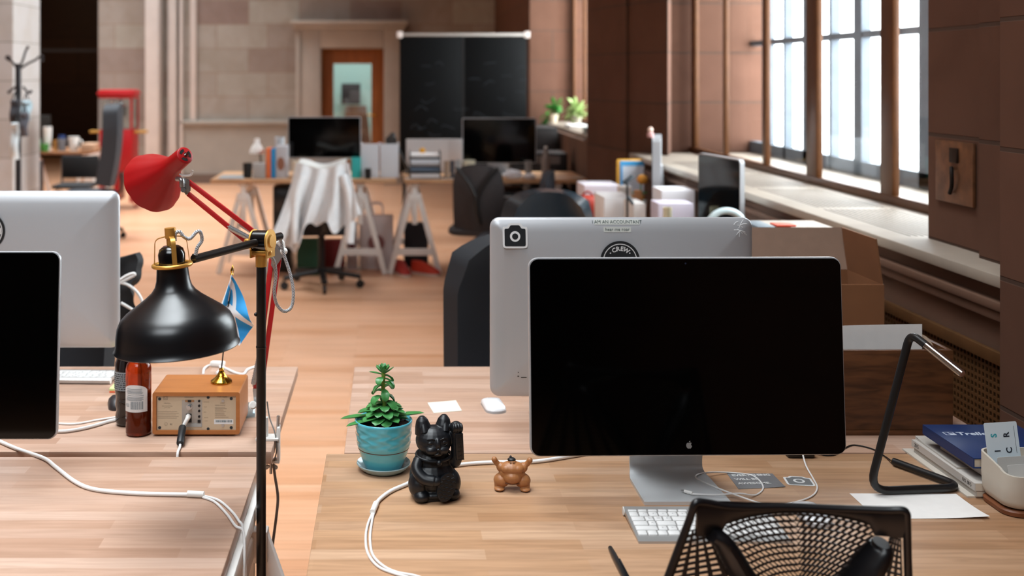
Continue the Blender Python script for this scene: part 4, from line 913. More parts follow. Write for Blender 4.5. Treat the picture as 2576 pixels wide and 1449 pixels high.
# ------------------------------------------------------------------ black and gold floor lamp
fl = T('floor_lamp', 'black and gold reading floor lamp standing right of the front left desk', 'floor lamp', (P(657, 900, 2.35).x, 2.35, 0)); LX = fl.location.x
SHB = mat('#0c0d10', 0.30, spec=0.6); BLK2 = mat('#08080a', 0.18, coat=0.4)
MB().lathe([(0, 0), (.125, 0), (.13, .004), (.128, .014), (.02, .020), (.012, .03), (0, .03)], n=48).build('base', SHB, fl)
zt = P(657, 668, 2.35).z; MB().cyl((0, 0, .02), (0, 0, zt), .0102, n=20).lathe([(.0106, 0), (.0112, .002), (.0106, .004)], (0, 0, P(0, 875, 2.35).z)).build('pole', mat('#0c0b0b', 0.35), fl)
pk = MB(); pk.ell((-.0105, -.004, P(0, 790, 2.35).z), .0042, None, 10); pk.build('knob', BLACK, fl)
z1 = P(0, 638, 2.35).z; g = MB(); g.cyl((0, 0, zt - .002), (0, 0, z1), .0122, n=24); g.box((.002, 0, z1 + .003), (.042, .030, .010), None, .002)
g.build('collar', GOLD, fl)
JC = P(660, 606, 2.35); J = JC - Vector((LX, 2.35, 0)); ax = Vector((.93, -.36, .03)).normalized()
MB().cyl(J - ax * .017, J + ax * .017, .0225, n=32).build('joint_drum', BLK2, fl)
for s, rr_ in ((-1, .0245), (1, .0245)):
    d = MB(); d.cyl(J + ax * s * .017, J + ax * s * .0205, rr_, n=32); d.cyl(J + ax * s * .0205, J + ax * s * .0235, .015, .012, n=24)
    d.bar(J + ax * s * .0187, J + ax * s * .0187 + Vector((0, 0, -.034)), .036, .0035, up=tuple(ax)); d.build('joint_disc', GOLD, fl)
MB().tube(spline([J - ax * .024 + Vector((-.0, 0, .0)), J - ax * .034 + Vector((-.006, 0, 0)), J - ax * .03 + Vector((-.008, 0, -.012))], 4), .003, 8).build('wing_screw', GOLD, fl)
AL = P(486, 652, 2.19) - Vector((LX, 2.35, 0)); AR = P(709, 595, 2.44) - Vector((LX, 2.35, 0)); AR = J + (J - AL).normalized() * .058 + Vector((0, .0, .0))
MB().tube([AL, J, AR], .0082, 16).build('arm', mat('#26211f', 0.33, metal=0.3), fl)
# shade, tilted a little
SCn = P(446, 872, 2.17) - Vector((LX, 2.35, 0)); tl = Vector((-.062, 0, 1)).normalized()
prof = [(.1215, 0), (.1222, .0015), (.119, .006), (.1175, .014), (.116, .03), (.113, .045), (.107, .058), (.095, .070), (.076, .083), (.056, .097), (.043, .108), (.036, .118), (.0325, .130), (.031, .145), (.0300, .160), (.0, .161)]
sh = MB(); sh.lathe(prof, SCn, 72, tl)
sh.lathe([(.1205, .001), (.1165, .010), (.1145, .03), (.1115, .045), (.105, .057), (.093, .069), (.074, .081), (.05, .098), (.03, .115), (.0, .115)], SCn, 72, tl)
sh.lathe([(.1205, .001), (.1215, 0)], SCn, 72, tl); sh.build('lamp_shade', SHB, fl, ang=60)
MB().ell(SCn + tl * .055, (.030, .030, .036)).cyl(SCn + tl * .08, SCn + tl * .113, .014, n=16).build('bulb', mat('#e6e2da', 0.3), fl)
up0 = tl; ux = Vector((0, 0, 1)).rotation_difference(tl).to_matrix()
def sp(r_, a, h): return SCn + ux @ Vector((r_ * math.cos(a), r_ * math.sin(a), h))
so = MB(); so.lathe([(.0, .161), (.0255, .161), (.0262, .181), (.023, .191), (.015, .197), (0, .198)], SCn, 32, tl); so.build('bulb_socket', BLK2, fl)
cg = MB(); cg.tube([sp(.036, 2 * PI * k / 40, .160) for k in range(40)], .0042, 10, closed=True)
for a in (-1.22, .20, 1.9, 3.3):
    q = fillet([sp(.034, a, .160), sp(.030, a, .212), sp(.008, a, .216)], .012, 5)
    rg = []
    tdir = ux @ Vector((-math.sin(a), math.cos(a), 0))
    for i, p in enumerate(q):
        d = (q[min(i + 1, len(q) - 1)] - q[max(i - 1, 0)]).normalized(); nn = d.cross(tdir).normalized()
        rg.append([p + tdir * .0045 + nn * .0008, p - tdir * .0045 + nn * .0008, p - tdir * .0045 - nn * .0008, p + tdir * .0045 - nn * .0008])
    cg.loft(rg)
cg.cyl(sp(0, 0, .196), sp(0, 0, .214), .008, n=16); cg.cyl(sp(0, 0, .212), sp(0, 0, .232), .0108, n=20); cg.build('shade_cage', GOLD, fl, ang=40)
ZIG = uvmat('zigzag_textile_cord', lambda M, u, v: (M('GREATER_THAN', M('FRACT', M('ADD', M('MULTIPLY', v, 300.0), M('MULTIPLY', M('ABSOLUTE', M('SUBTRACT', M('FRACT', M('MULTIPLY', u, 3.0)), 0.5)), 1.6))), 0.6), '#dfe2e6', '#141a22'), 0.75)
w0 = lambda px, py, Y: P(px, py, Y) - Vector((LX, 2.35, 0))
MB().tube(spline([w0(440, 606, 2.17), w0(441, 588, 2.17), w0(452, 583, 2.172), w0(463, 596, 2.175), w0(478, 600, 2.18), w0(494, 584, 2.185), w0(504, 584, 2.19), w0(508, 604, 2.195), w0(497, 622, 2.19), w0(492, 641, 2.19)], 7), .0036, 10).build('textile_cord', ZIG, fl)
MB().cyl(w0(491, 640, 2.195), w0(489, 652, 2.195), .006, n=12).build('cord_grommet', BLACK, fl)
MB().tube(spline([AR, w0(706, 604, 2.42), w0(714, 640, 2.42), w0(730, 690, 2.42), w0(738, 735, 2.42), w0(733, 772, 2.42), w0(714, 783, 2.41), w0(696, 765, 2.40), w0(690, 735, 2.39), w0(694, 695, 2.385), w0(690, 660, 2.375), w0(680, 645, 2.36), w0(667, 643, 2.355)], 7), .0036, 10).build('textile_cord', ZIG, fl)
# ------------------------------------------------------------------ red clamp lamp
rl = T('clamp_lamp', 'red jointed work lamp clamped to the edge of the desk that carries the radio', 'desk lamp', (-.268, 2.70, DZ)); YR = 2.70
REDP = mat('#9a080c', 0.42, spec=0.35); REDA = mat('#b01518', 0.4)
o0 = Vector((-.268, 2.70, DZ)); R3 = lambda px, py, Y=YR: P(px, py, Y) - o0
cl = MB()
cl.bb(-.055, -.0, -.02, .02, 0.0, .006, .001).bb(-.004, .002, -.014, .014, -.052, .03, .001).bb(-.03, .002, -.014, .014, -.056, -.050, .001)
cl.cyl((-.034, 0, .006), (-.034, 0, .052), .008, n=14).build('clamp', WHITE, rl)
s = MB(); s.cyl((-.020, 0, -.085), (-.020, 0, -.0325), .0035, n=10); s.cyl((-.004, 0, -.02), (-.002, 0, .055), .0038, n=10); s.cyl((-.020, 0, -.034), (-.020, 0, -.031), .010, n=16)
for q in (-1, 1): s.ell((-.020 + q * .010, -.002, -.068), (.008, .002, .006), (0, q * .5, 0), 10)
s.build('clamp_screw', STEEL, rl)
PV = R3(643, 998); EL = R3(692, 640)
bk = MB(); bk.slab([(R3(637, 975).x, R3(637, 975).z), (R3(652, 975).x, R3(652, 975).z), (R3(656, 1018).x, R3(656, 1018).z), (R3(641, 1024).x, R3(641, 1024).z)], -.010, -.008, 'XZ').slab([(R3(637, 975).x, R3(637, 975).z), (R3(652, 975).x, R3(652, 975).z), (R3(656, 1018).x, R3(656, 1018).z), (R3(641, 1024).x, R3(641, 1024).z)], .008, .010, 'XZ')
bk.cyl((-.034, 0, .045), R3(645, 1015), .005, n=10); bk.build('base_bracket', STEEL, rl)
kn = MB(); kn.cyl(R3(636, 1019, 2.69), R3(636, 1019, 2.675), .010, n=16).cyl(R3(636, 1019, 2.675), R3(636, 1019, 2.667), .007, n=12); kn.build('knob', WHITE, rl)
for dx in (-1, 1):
    MB().bar(R3(646 + 3 + dx * 7, 985, YR + dx * .004), R3(693 + dx * 9, 648 + dx * 3, YR + dx * .004), .0115, .009, .0008, up=(0, 1, 0)).build('lower_arm', REDA, rl)
def spring(a, b, r_, name='spring'):
    d = b - a; n = 110; u = d.normalized().orthogonal().normalized(); v_ = d.normalized().cross(u); turns = 22
    pts = [a, a + d * .05] + [a + d * (.06 + .88 * i / n) + u * (r_ * math.cos(2 * PI * turns * i / n)) + v_ * (r_ * math.sin(2 * PI * turns * i / n)) for i in range(n)] + [a + d * .95, b]
    return MB().tube(pts, .0013, 5).cyl(a + d * .05, a + d * .95, r_ * .98, n=14).build(name, STEEL, rl)
spring(R3(636, 972, 2.685), R3(660, 860, 2.685), .0056); spring(R3(648, 972, 2.715), R3(668, 870, 2.715), .0056)
el = MB(); q = [(R3(*p).x, R3(*p).z) for p in ((688, 612), (715, 640), (690, 676), (683, 665))]
el.slab(q, -.012, -.0105, 'XZ').slab(q, .0105, .012, 'XZ')
for p in ((690, 622), (709, 645), (690, 668)): el.cyl(R3(*p, YR - .015), R3(*p, YR + .015), .0035, n=10)
el.build('elbow_plate', STEEL, rl)
ew = MB(); ew.tube(spline([R3(694, 612, 2.69), R3(702, 606, 2.69), R3(711, 609, 2.69), R3(714, 622, 2.69)], 5), .004, 8); ew.ell(R3(714, 632, 2.685), .009, None, 12); ew.build('elbow_knob', WHITE, rl)
HB = R3(470, 468)
for (a, b) in (((474, 457), (690, 622)), ((473, 487), (672, 650))):
    MB().bar(R3(*a), R3(*b), .0112, .009, .0008, up=(0, 1, 0)).build('upper_arm', REDA, rl)
spring(R3(572, 569, 2.685), R3(640, 605, 2.685), .0060); spring(R3(600, 560, 2.715), R3(655, 595, 2.715), .0060)
hb = MB(); q = [(R3(*p).x, R3(*p).z) for p in ((463, 447), (478, 455), (478, 480), (470, 490), (455, 470))]
hb.slab(q, -.009, -.0075, 'XZ').slab(q, .0075, .009, 'XZ')
hb.tube(spline([R3(445, 450, 2.69), R3(456, 452, 2.68), R3(458, 470, 2.68)], 4), .006, 10); hb.cyl(R3(461, 478, 2.69), R3(461, 478, 2.675), .006, n=12)
hb.build('head_bracket', STEEL, rl)
hk = MB(); hk.tube(spline([R3(452, 438, 2.685), R3(465, 442, 2.68), R3(480, 440, 2.68), R3(484, 428, 2.68)], 5), .0028, 8); hk.build('wing_screw', WHITE, rl)
cap = R3(466, 390, 2.655); axd = Vector((-.60, .66, -.455)).normalized()
prof = [(.0, 0), (.019, 0), (.0212, .0015), (.0216, .004), (.0225, .05), (.0235, .062), (.030, .078), (.045, .105), (.060, .130), (.070, .150), (.0755, .164), (.078, .170), (.0765, .170), (.058, .131), (.043, .106), (.028, .080), (.020, .060), (.0, .058)]
sd = MB(); sd.lathe(prof, cap, 80, axd, rfn=lambda j, a: (-.0016 * (.5 - .5 * math.cos(a * 10)) ** 2 * min(1, max(0, (min(j, 23 - j) - 5) / 4)) if 6 <= j <= 15 else 0)); sd.build('lamp_shade', REDP, rl, ang=50)
vm = Matrix.Translation(cap) @ Vector((0, 0, 1)).rotation_difference(axd).to_matrix().to_4x4(); vn = MB(); vn.M = vm
for k in range(3):
    a0 = 2 * PI * k / 3 + .6; arc = [a0 - .62 + 1.24 * i / 8 for i in range(9)]
    vn.slab([(.0155 * math.cos(a), .0155 * math.sin(a)) for a in arc] + [(.0085 * math.cos(a), .0085 * math.sin(a)) for a in reversed(arc)], -.0006, .0004)
vn.build('vent_slots', BLACK, rl, smooth=False)
sc = MB(); sc.M = vm; sc.cyl((0, 0, .0), (0, 0, -.004), .0055, n=6).cyl((0, 0, -.004), (0, 0, -.012), .0028, n=10); sc.build('cap_screw', CHROME, rl)
MB().tube(spline([R3(688, 1168, 2.69), R3(692, 1200, 2.69), R3(699, 1250, 2.69), R3(695, 1300, 2.69), R3(686, 1370, 2.69), R3(680, 1440, 2.70), R3(690, 1540, 2.70), R3(690, 1700, 2.7), R3(690, 1800, 2.7)], 6), .0034, 8).tube(spline([R3(672, 1010, 2.715), R3(678, 1050, 2.71), R3(692, 1090, 2.69), R3(696, 1130, 2.685), R3(688, 1168, 2.69)], 6), .0017, 8).build('cord', GREYC, rl)
# ------------------------------------------------------------------ radio
rd = T('table_radio', 'wooden table radio with a beige back beside the whisky bottle', 'radio', (-.4720, 2.795, DZ), 0.0)
RW = blocks('cherry_veneer', ('#b2703c', '#a96836', '#b97844'), 3.0, 1.0, 'XZ', (5, 5), rough=0.4, grain=0.14, gs=(8, 60, 60))
c = MB(); n = 6
o_ = [(p[0], p[1] + .0565) for p in rrect(.213, .103, .006)]; i_ = [(p[0], p[1] + .0565) for p in rrect(.194, .084, .002)]
c.loft([off3(o_, .080), off3(o_, -.080)], cap0=True, cap1=False)
c.loft([off3(o_, -.080), off3(i_, -.080), off3(i_, -.074)], cap0=False, cap1=True); c.build('cabinet', RW, rd, ang=40)
for x in (-.09, .09):
    for y in (-.06, .06): MB().cyl((x, y, 0), (x, y, .0055), .008, n=12).build('foot', BLACK, rd)
BG = mat('#c3ae93', 0.55); b = MB(); R_ = lambda px, py: P(px, py, 2.715).x + .472
def rxz(px, py): q = P(px, py, 2.7215); return (q.x + .4720, q.z - DZ)
b.bb(-.0965, .0965, -.0755, -.0742, .0150, .098).build('back_panel', BG, rd, smooth=False)
rp_ = MB(); x0, z0 = rxz(458, 1073); x1, z1_ = rxz(509, 1006); rp_.bb(x0, x1, -.0758, -.0754, z0, z1_).build('connector_recess', mat('#a9a6a0', 0.35, metal=0.5), rd, smooth=False)
rs = MB(); rs.bb(x0 + .002, x1 - .001, -.0768, -.0758, z0, z0 + .008).build('recess_lip', mat('#b6bcbc', 0.3, metal=0.5), rd, smooth=False)
hl = MB()
for px, py, r_ in ((402, 1003, .0038), (402, 1075, .0038), (524, 999, .0036), (524, 1078, .0036), (582, 1002, .0038), (582, 1075, .0038)):
    x, z = rxz(px, py); hl.cyl((x, -.0760, z), (x, -.0752, z), r_, n=16)
hl.build('screw_hole', mat('#16252e', 0.5), rd, smooth=False)
for k, py in enumerate((1008, 1020, 1033, 1047)):
    x, z = rxz(501.5, py); j = MB(); j.cyl((x, -.0775, z), (x, -.0757, z), .0030, n=14); j.build('audio_jack', BLACK, rd)
x, z = rxz(501.5, 1059); MB().bb(x - .0035, x + .0035, -.0775, -.0757, z - .0035, z + .0035).build('optical_port', BLACK, rd)
x, z = rxz(477.5, 1008); MB().bb(x - .011, x + .011, -.0768, -.0757, z - .0025, z + .0025).build('slide_switch', mat('#9a6f4a', 0.5), rd); MB().bb(x - .004, x + .004, -.0785, -.0768, z - .0025, z + .0025).build('switch_knob', BLACK, rd)
x, z = rxz(477, 1022); MB().cyl((x, -.0757, z), (x, -.077, z), .0080, .0075, 24).cyl((x, -.077, z), (x, -.088, z), .0048, n=16).build('antenna_socket', STEEL, rd)
x, z = rxz(475.5, 1051); MB().bb(x - .0068, x + .0068, -.0768, -.0757, z - .0105, z + .0105).build('power_inlet', BLACK, rd)
for px, py in ((561, 1008), (561, 1070)):
    x, z = rxz(px, py); MB().cyl((x, -.0757, z), (x, -.0765, z), .0036, n=14).build('screw', STEEL, rd)
INK = mat('#4a4038', 0.6); INK2 = mat('#8d7d6a', 0.6); tx = MB(); tx2 = MB()
def rt(mb, s, px, py, size, al='CENTER'): x, z = rxz(px, py); mb.merge(tbm(s, size, 0.0001, 0, al), FR((x, -.0757, z), (1, 0, 0), (0, 0, 1)))
rt(tx, 'Tivoli Audio', 559, 997.5, .0052); rt(tx2, 'MODEL ONE BT', 541, 1019, .0036, 'LEFT'); rt(tx2, 'Bluetooth', 560, 1013.5, .0026); rt(tx, 'FC', 431, 1067, .0052)
rt(tx2, 'CAUTION', 421, 1014, .0035); rt(tx2, 'RISK OF ELECTRIC SHOCK', 421, 1021, .0021); rt(tx2, 'DO NOT OPEN', 421, 1025, .0021)
for s, px, py in (('ANTENNA', 476, 994), ('EXTERNAL   INTERNAL', 476, 999), ('HEADPHONES', 519, 1011), ('AUX IN', 517, 1023), ('MIX IN', 516, 1036), ('REC OUT', 519, 1050), ('12 VDC', 519, 1058), ('120V~60Hz', 482, 1078.5)): rt(tx2, s, px, py, .0021)
for py in (1024, 1027.5, 1031, 1034, 1038, 1041, 1045, 1049):
    x, z = rxz(541, py); tx2.bb(x, x + random.uniform(.020, .034), -.0757, -.0755, z - .0005, z + .0005)
for py in (1035, 1039, 1043, 1047, 1051):
    x, z = rxz(397, py); tx2.bb(x, x + random.uniform(.044, .052), -.0757, -.0755, z - .0004, z + .0004)
x, z = rxz(417, 999)
for a in (.0052, .0028):
    for q in ((-a, a, a - .0006, a), (-a, a, -a, -a + .0006), (-a, -a + .0006, -a, a), (a - .0006, a, -a, a)): tx.bb(x + q[0], x + q[1], -.0757, -.0755, z + q[2], z + q[3])
x, z = rxz(418, 1066)
for i in range(20):
    a, b_ = 2 * PI * i / 20, 2 * PI * (i + 1) / 20; tx2.slab([(x + q * math.cos(t_), z + q * math.sin(t_)) for q, t_ in ((.004, a), (.004, b_), (.0034, b_), (.0034, a))], -.0757, -.0755, 'XZ')
rt(tx2, 'UL', 418, 1066, .0032)
bp = [o for o in bpy.data.objects if o.parent == rd and o.name.startswith('back_panel')][0]
tx.build('lettering', INK, bp, smooth=False); tx2.build('small_print', INK2, bp, smooth=False)
x, z = rxz(563, 1060); MB().bb(x - .0235, x + .0235, -.0757, -.0755, z - .006, z + .0055).build('barcode_label', STW, bp, smooth=False)
bc = MB(); random.seed(9); xx = x - .0195
while xx < x + .0195: w_ = random.choice((.0004, .0007, .001)); bc.bb(xx, xx + w_, -.0759, -.0757, z - .0015, z + .0038); xx += w_ + random.choice((.0005, .0009))
bc.build('barcode', mat('#2f5560', 0.6), bp, smooth=False)
# mains plug and cable of the radio
x, z = rxz(475, 1046); q = [Vector((x, -.078, z)), Vector((x - .001, -.086, z - .003)), Vector((x - .008, -.091, z - .016)), Vector((x - .0115, -.094, .029))]
MB().tube(spline(q, 5), .005, 12, radii=[.0066 - .0032 * i / 15 for i in range(16)]).build('power_plug', WHITE, rd)
q2 = [q[-1], Vector((x - .009, -.118, .020)), Vector((x - .006, -.150, .0115)), Vector((x - .004, -.166, .0062)), Vector((x - .003, -.182, .0045)), Vector((x - .003, -.197, .003)), Vector((x - .003, -.2045, -.008)), Vector((x - .003, -.2055, -.04)), Vector((x - .003, -.2055, -.15)), Vector((x, -.2055, -.3))]
MB().tube(spline(q2, 5), .0031, 8).build('power_cable', CABLE, rd)
a, b_ = Vector((x - .0112, -.096, .0282)), Vector((x - .0045, -.162, .0095)); d = (b_ - a).normalized()
MB().tube([a, a + d * .003, b_ - d * .003, b_], .0085, 16, radii=[.0075, .0092, .0092, .0075]).build('ferrite_bead', mat('#0f1318', 0.45), rd)
# ------------------------------------------------------------------ flag on the radio
fg = T('table_flag', 'small blue flag with white cross on a gold stand on top of the radio', 'flag', (P(557, 962, 2.80).x, 2.80, .838)); fo_ = Vector(fg.location)
MB().lathe([(0, 0), (.0255, 0), (.0270, .003), (.0262, .006), (.022, .009), (.015, .014), (.010, .020), (.0072, .027), (.0058, .032), (.0062, .034), (.004, .037), (0, .037)], n=40, rfn=lambda j, a: .0005 * math.cos(a * 14) if 1 <= j <= 6 else 0).build('flag_stand', BRASS, fg)
tpz = P(583, 692, 2.80) - fo_; MB().tube([(0, 0, .034), tpz], .0016, 8).build('flag_pole', BLACK, fg)
ud = tpz.normalized(); MB().lathe([(.0025, 0), (.0040, .003), (.0028, .006), (.0046, .010), (.0044, .014), (.0018, .022), (0, .028)], tpz - ud * .001, 12, ud).build('finial', BRASS, fg)
SALT = uvmat('saltire_cloth', lambda M, u, v: (M('MAXIMUM', M('MAXIMUM', M('LESS_THAN', M('ABSOLUTE', M('SUBTRACT', u, v)), 0.10), M('LESS_THAN', M('ABSOLUTE', M('SUBTRACT', M('ADD', u, v), 1.0)), 0.10)), M('LESS_THAN', u, 0.045)), '#2a9fe2', '#f2f4f6'), 0.7)
h0 = tpz; h1 = P(567, 800, 2.80) - fo_
f0 = P(637, 822, 2.795) - fo_; f1 = P(604, 866, 2.815) - fo_; mid = P(609, 735, 2.80) - fo_
def cloth(u, v):
    a = h0 * (1 - v) + h1 * v; b2 = f0 * (1 - v) + f1 * v
    sag = Vector((.012 * math.sin(PI * u) * (1 - v), 0, -.018 * math.sin(PI * u) * (1 - v) + .02 * math.sin(PI * u) * v))
    if u < .2:
        e = (P(581, 700, 2.79) - fo_) * (1 - v) + (P(552, 778, 2.79) - fo_) * v; t = u / .2
        return e * (1 - t) + a * t + Vector((0, -.008 * math.sin(PI * t), 0))
    u = (u - .2) / .8
    return a * (1 - u) + b2 * u + sag + Vector((-.020 * math.sin(PI * u) * v, .016 * math.sin(u * 7 + v * 3.5) * (.3 + u), 0))
MB().tube([h0, h0 * .4 + h1 * .6], .0028, 8).build('flag_sleeve', WHITE, fg)
MB().sheet(cloth, 28, 24, thick=.0006).build('flag_cloth', SALT, fg, ang=80)
# ------------------------------------------------------------------ bottles
def glassm(name, col, rough=0.03, tr=0.85):
    m = mat(col, rough, trans=tr, spec=0.6); m.node_tree.nodes['Principled BSDF'].inputs['IOR'].default_value = 1.36; return m
wb = T('whisky_bottle', 'amber whisky bottle with a white back label standing left of the radio', 'bottle', (P(348.5, 1090, 2.735).x, 2.735, DZ))
gp = [(0, .004), (.026, .002), (.0300, .004), (.0310, .008), (.0312, .020), (.0305, .03), (.0310, .04), (.0312, .150), (.0312, .162), (.0285, .173), (.022, .181), (.0165, .187), (.0142, .194), (.0138, .235), (.0155, .237), (.0155, .247), (.0138, .249), (.0138, .262), (0, .262)]
MB().lathe(gp, n=48).build('glass', glassm('amber', '#b8431a'), wb, ang=60)
MB().lathe([(0, .010), (.0265, .010), (.0290, .016), (.0292, .085), (0, .085)], n=40).build('whisky', mat('#100502', 0.08), wb)
MB().lathe([(0, .238), (.0168, .238), (.0168, .272), (.0155, .274), (0, .274)], n=28).build('cap', mat('#3a2018', 0.4), wb)
def curved_label(root, R, az, half, z0, z1, m, arch=0.0, name='label', nn=24):
    def fn(u, v):
        a = az + (u - .5) * 2 * half; zz = z0 + (z1 - z0) * v
        if arch: zz = z0 + (z1 - arch + arch * math.sqrt(max(0, 1 - (2 * u - 1) ** 2 * .96)) - z0) * v
        return (R * math.cos(a), R * math.sin(a), zz)
    return MB().sheet(fn, nn, 12, thick=.0003).build(name, m, root)
lb = curved_label(wb, .0316, -PI / 2 - .10, 1.05, .062, .128, STW, arch=.018)
ink = MB(); random.seed(5)
def lring(mb, z, a0, a1, h, R=.0321, az=-PI / 2 - .10):
    mb.loft([[(R * math.cos(az + a), R * math.sin(az + a), z - h), (R * math.cos(az + a), R * math.sin(az + a), z + h)] for a in [a0 + (a1 - a0) * i / 10 for i in range(11)]], False, False, closed=False)
for z in (.118, .1145, .112, .1095, .107, .1025, .098, .0955, .093, .0905): lring(ink, z, -.75 + random.uniform(0, .12), .75 - random.uniform(0, .2), .00045)
for z in (.081, .078, .075): lring(ink, z, -.85, -.45, .00045)
a = -.30
while a < .62: w_ = random.choice((.02, .035, .05)); lring(ink, .0785, a, a + w_, .0095); a += w_ + random.choice((.025, .04))
ink.build('label_print', mat('#6b7a82', 0.7), lb, smooth=False)
cb = T('cola_bottle', 'dark cola bottle with a pale printed label behind the whisky bottle', 'bottle', (P(319, 1060, 2.81).x, 2.81, DZ))
cp = [(0, 0), (.018, 0), (.026, .004), (.0285, .012), (.0285, .025), (.0255, .040), (.0285, .052), (.0268, .066), (.0268, .074), (.0295, .085), (.0300, .090), (.0300, .138), (.0295, .142), (.028, .158), (.022, .176), (.0145, .190), (.0125, .200), (.0125, .210), (0, .210)]
MB().lathe(cp, n=40).build('bottle_body', mat('#150b0b', 0.08, coat=0.3), cb, ang=60)
lb2 = curved_label(cb, .0303, -PI / 2 - .3, 1.6, .092, .138, mat('#8f979c', 0.4), name='label'); ink = MB()
for k in range(8):
    a = -1.2
    while a < 1.2: w_ = random.uniform(.05, .3); lring(ink, .133 - .0052 * k, a, a + w_, .0011, .0307, -PI / 2 - .3); a += w_ + .06
ink.build('label_print', mat('#23262b', 0.6), lb2, smooth=False)
MB().lathe([(0, .206), (.0145, .206), (.0145, .219), (.0135, .221), (0, .221)], n=24).build('cap', mat('#9c8f90', 0.4), cb)
# cables on the left back desk
t = T('power_cable', 'pair of white cables between the left black screen and the cola bottle', 'cable', D(210, 1080))
MB().tube(spline(CB([(60, 1062), (145, 1068), (190, 1069), (240, 1060), (285, 1053), (312, 1047)], r=.0025), 6), .0024, 8).build('thin_cable', CABLE, t, world=True)
MB().tube(spline(CB([(40, 1086), (145, 1090), (190, 1086), (235, 1076), (275, 1064), (305, 1058)], r=.0045), 6), .0042, 8).build('thick_cable', CABLE, t, world=True)
t = T('white_cable', 'looped white cable and plug lying behind the wooden radio', 'cable', D(560, 935))
MB().tube(spline(CB([(511, 945), (514, 930), (530, 921), (548, 922), (556, 930), (545, 942)], r=.0035), 6), .0034, 8).tube(spline(CB([(540, 921), (560, 926), (590, 940), (612, 944), (622, 933), (640, 926), (655, 925)], r=.0035), 6), .0034, 8).build('cord', CABLE, t, world=True)
a = D(548, 922); MB().box(a + Vector((0, 0, .008)), (.045, .022, .016), (0, 0, -.2), .005).build('plug', WHITE, t, world=True)
o = MB().box((0, 0, .013), (.030, .05, .008), (.5, .2, .2), .002).build('glass_card', glassy('clear_plastic', (0.75, .9, 1, 1), .2)); o.location = D(628, 1045); tag(o, 'clear bluish plastic piece leaning by the right side of the radio', 'plastic piece')
# black bag with white draw cords behind the silver computer
bg = T('drawstring_bag', 'black bag with white draw cords hanging on the dark chair behind the left computer', 'bag', (P(305, 720, 3.70).x, 3.70, .95))
bb = MB(); bb.sheet(lambda u, v: (-.18 + .225 * u + .010 * math.sin(v * 9) * u + .004 * math.sin(v * 23), .0 + .012 * math.sin(u * 9 + v * 4), .058 - .22 * v + .010 * math.sin(u * 7)), 16, 24, thick=.03); bb.build('pouch', SOFTBLK, bg, ang=80)
g0 = Vector(bg.location); G = lambda px, py, Y=3.64: P(px, py, Y) - g0
MB().tube(spline([G(300, 706), G(318, 694), G(335, 688), G(338, 692), G(320, 702), G(302, 711)], 6), .005, 8).tube(spline([G(302, 711), G(320, 716), G(340, 730), G(354, 750), G(360, 775), G(352, 800)], 6), .005, 8).tube(spline([G(304, 762), G(318, 770), G(334, 780), G(345, 790)], 6), .005, 8).build('draw_cord', CABLE, bg)
# small things under the desks at the left
o = MB().bb(-.07, .075, -.09, .09, 0, .46, .004).build('storage_box', mat('#b8b2ae', 0.6)); o.location = (-.415, 2.60, .0); tag(o, 'pale storage box standing on the floor under the left desks', 'box')
o = MB().bb(-.07, .05, -.08, .08, 0, .035, .002).build('parcel_box', mat('#a0764f', 0.8)); o.location = (-.405, 2.60, .4605); tag(o, 'flat brown box on top of the pale storage box under the left desks', 'box')
# ------------------------------------------------------------------ the far desks
FZ = 0.77
DESKF = blocks('far_desk_beech', ('#d0a27a', '#bf9068', '#d8b08a'), 0.5, 0.06, 'XY', (3, 2), rough=0.5, grain=0.15, gs=(5, 60, 60))
desk('beech desk top at the back of the room, left of the pair before the blackboard', -1.43, .055, 8.88, 9.63, FZ, DESKF)
fd = desk('beech desk top at the back of the room, right of the pair before the blackboard', .115, 1.60 - .02, 8.88, 9.63, FZ, DESKF)
pd_ = T('drawer_pedestal', 'black drawer pedestal under the far right desk behind the mesh chair', 'drawer unit', (.98, 9.32, 0)); MB().bb(-.13, .13, -.2, .2, .02, .66, .006).build('body', mat('#0d0b0b', 0.6), pd_)
for k in range(3):
    dw = MB().bb(-.12, .12, -.207, -.2, .05 + .205 * k, .24 + .205 * k, .003).build('drawer', mat('#151213', 0.5), pd_); MB().bb(-.04, .04, -.214, -.207, .19 + .205 * k, .205 + .205 * k, .002).build('handle', STEEL, dw)
for sx in (-1, 1):
    for sy in (-1, 1): MB().cyl((sx * .1, sy * .16, 0), (sx * .1, sy * .16, .02), .018, n=10).build('foot', BLACK, pd_)
for px, lb in ((613, 'white trestle at the left end of the far left desk'), (906, 'white trestle at the right end of the far left desk'), (1043, 'white trestle at the left end of the far right desk'), (1400, 'white trestle at the right end of the far right desk')):
    trestle(lb, P(px, 500, 9.0).x, 9.255, FZ, .56, .20)
def rest(name, label, cat, x0, x1, ytop, Y, zs, m, depth=None, bev=.004, group=None):
    """a box shaped thing resting at height zs, its outline given at depth Y"""
    a, b = P(x0, ytop, Y), P(x1, ytop, Y); w_ = b.x - a.x; h = a.z - zs; d = depth or w_
    o = MB().bb(-w_ / 2, w_ / 2, -d / 2, d / 2, 0, h, bev).build(name, m); o.location = ((a.x + b.x) / 2, Y + d / 2, zs + .0002); return tag(o, label, cat, group)
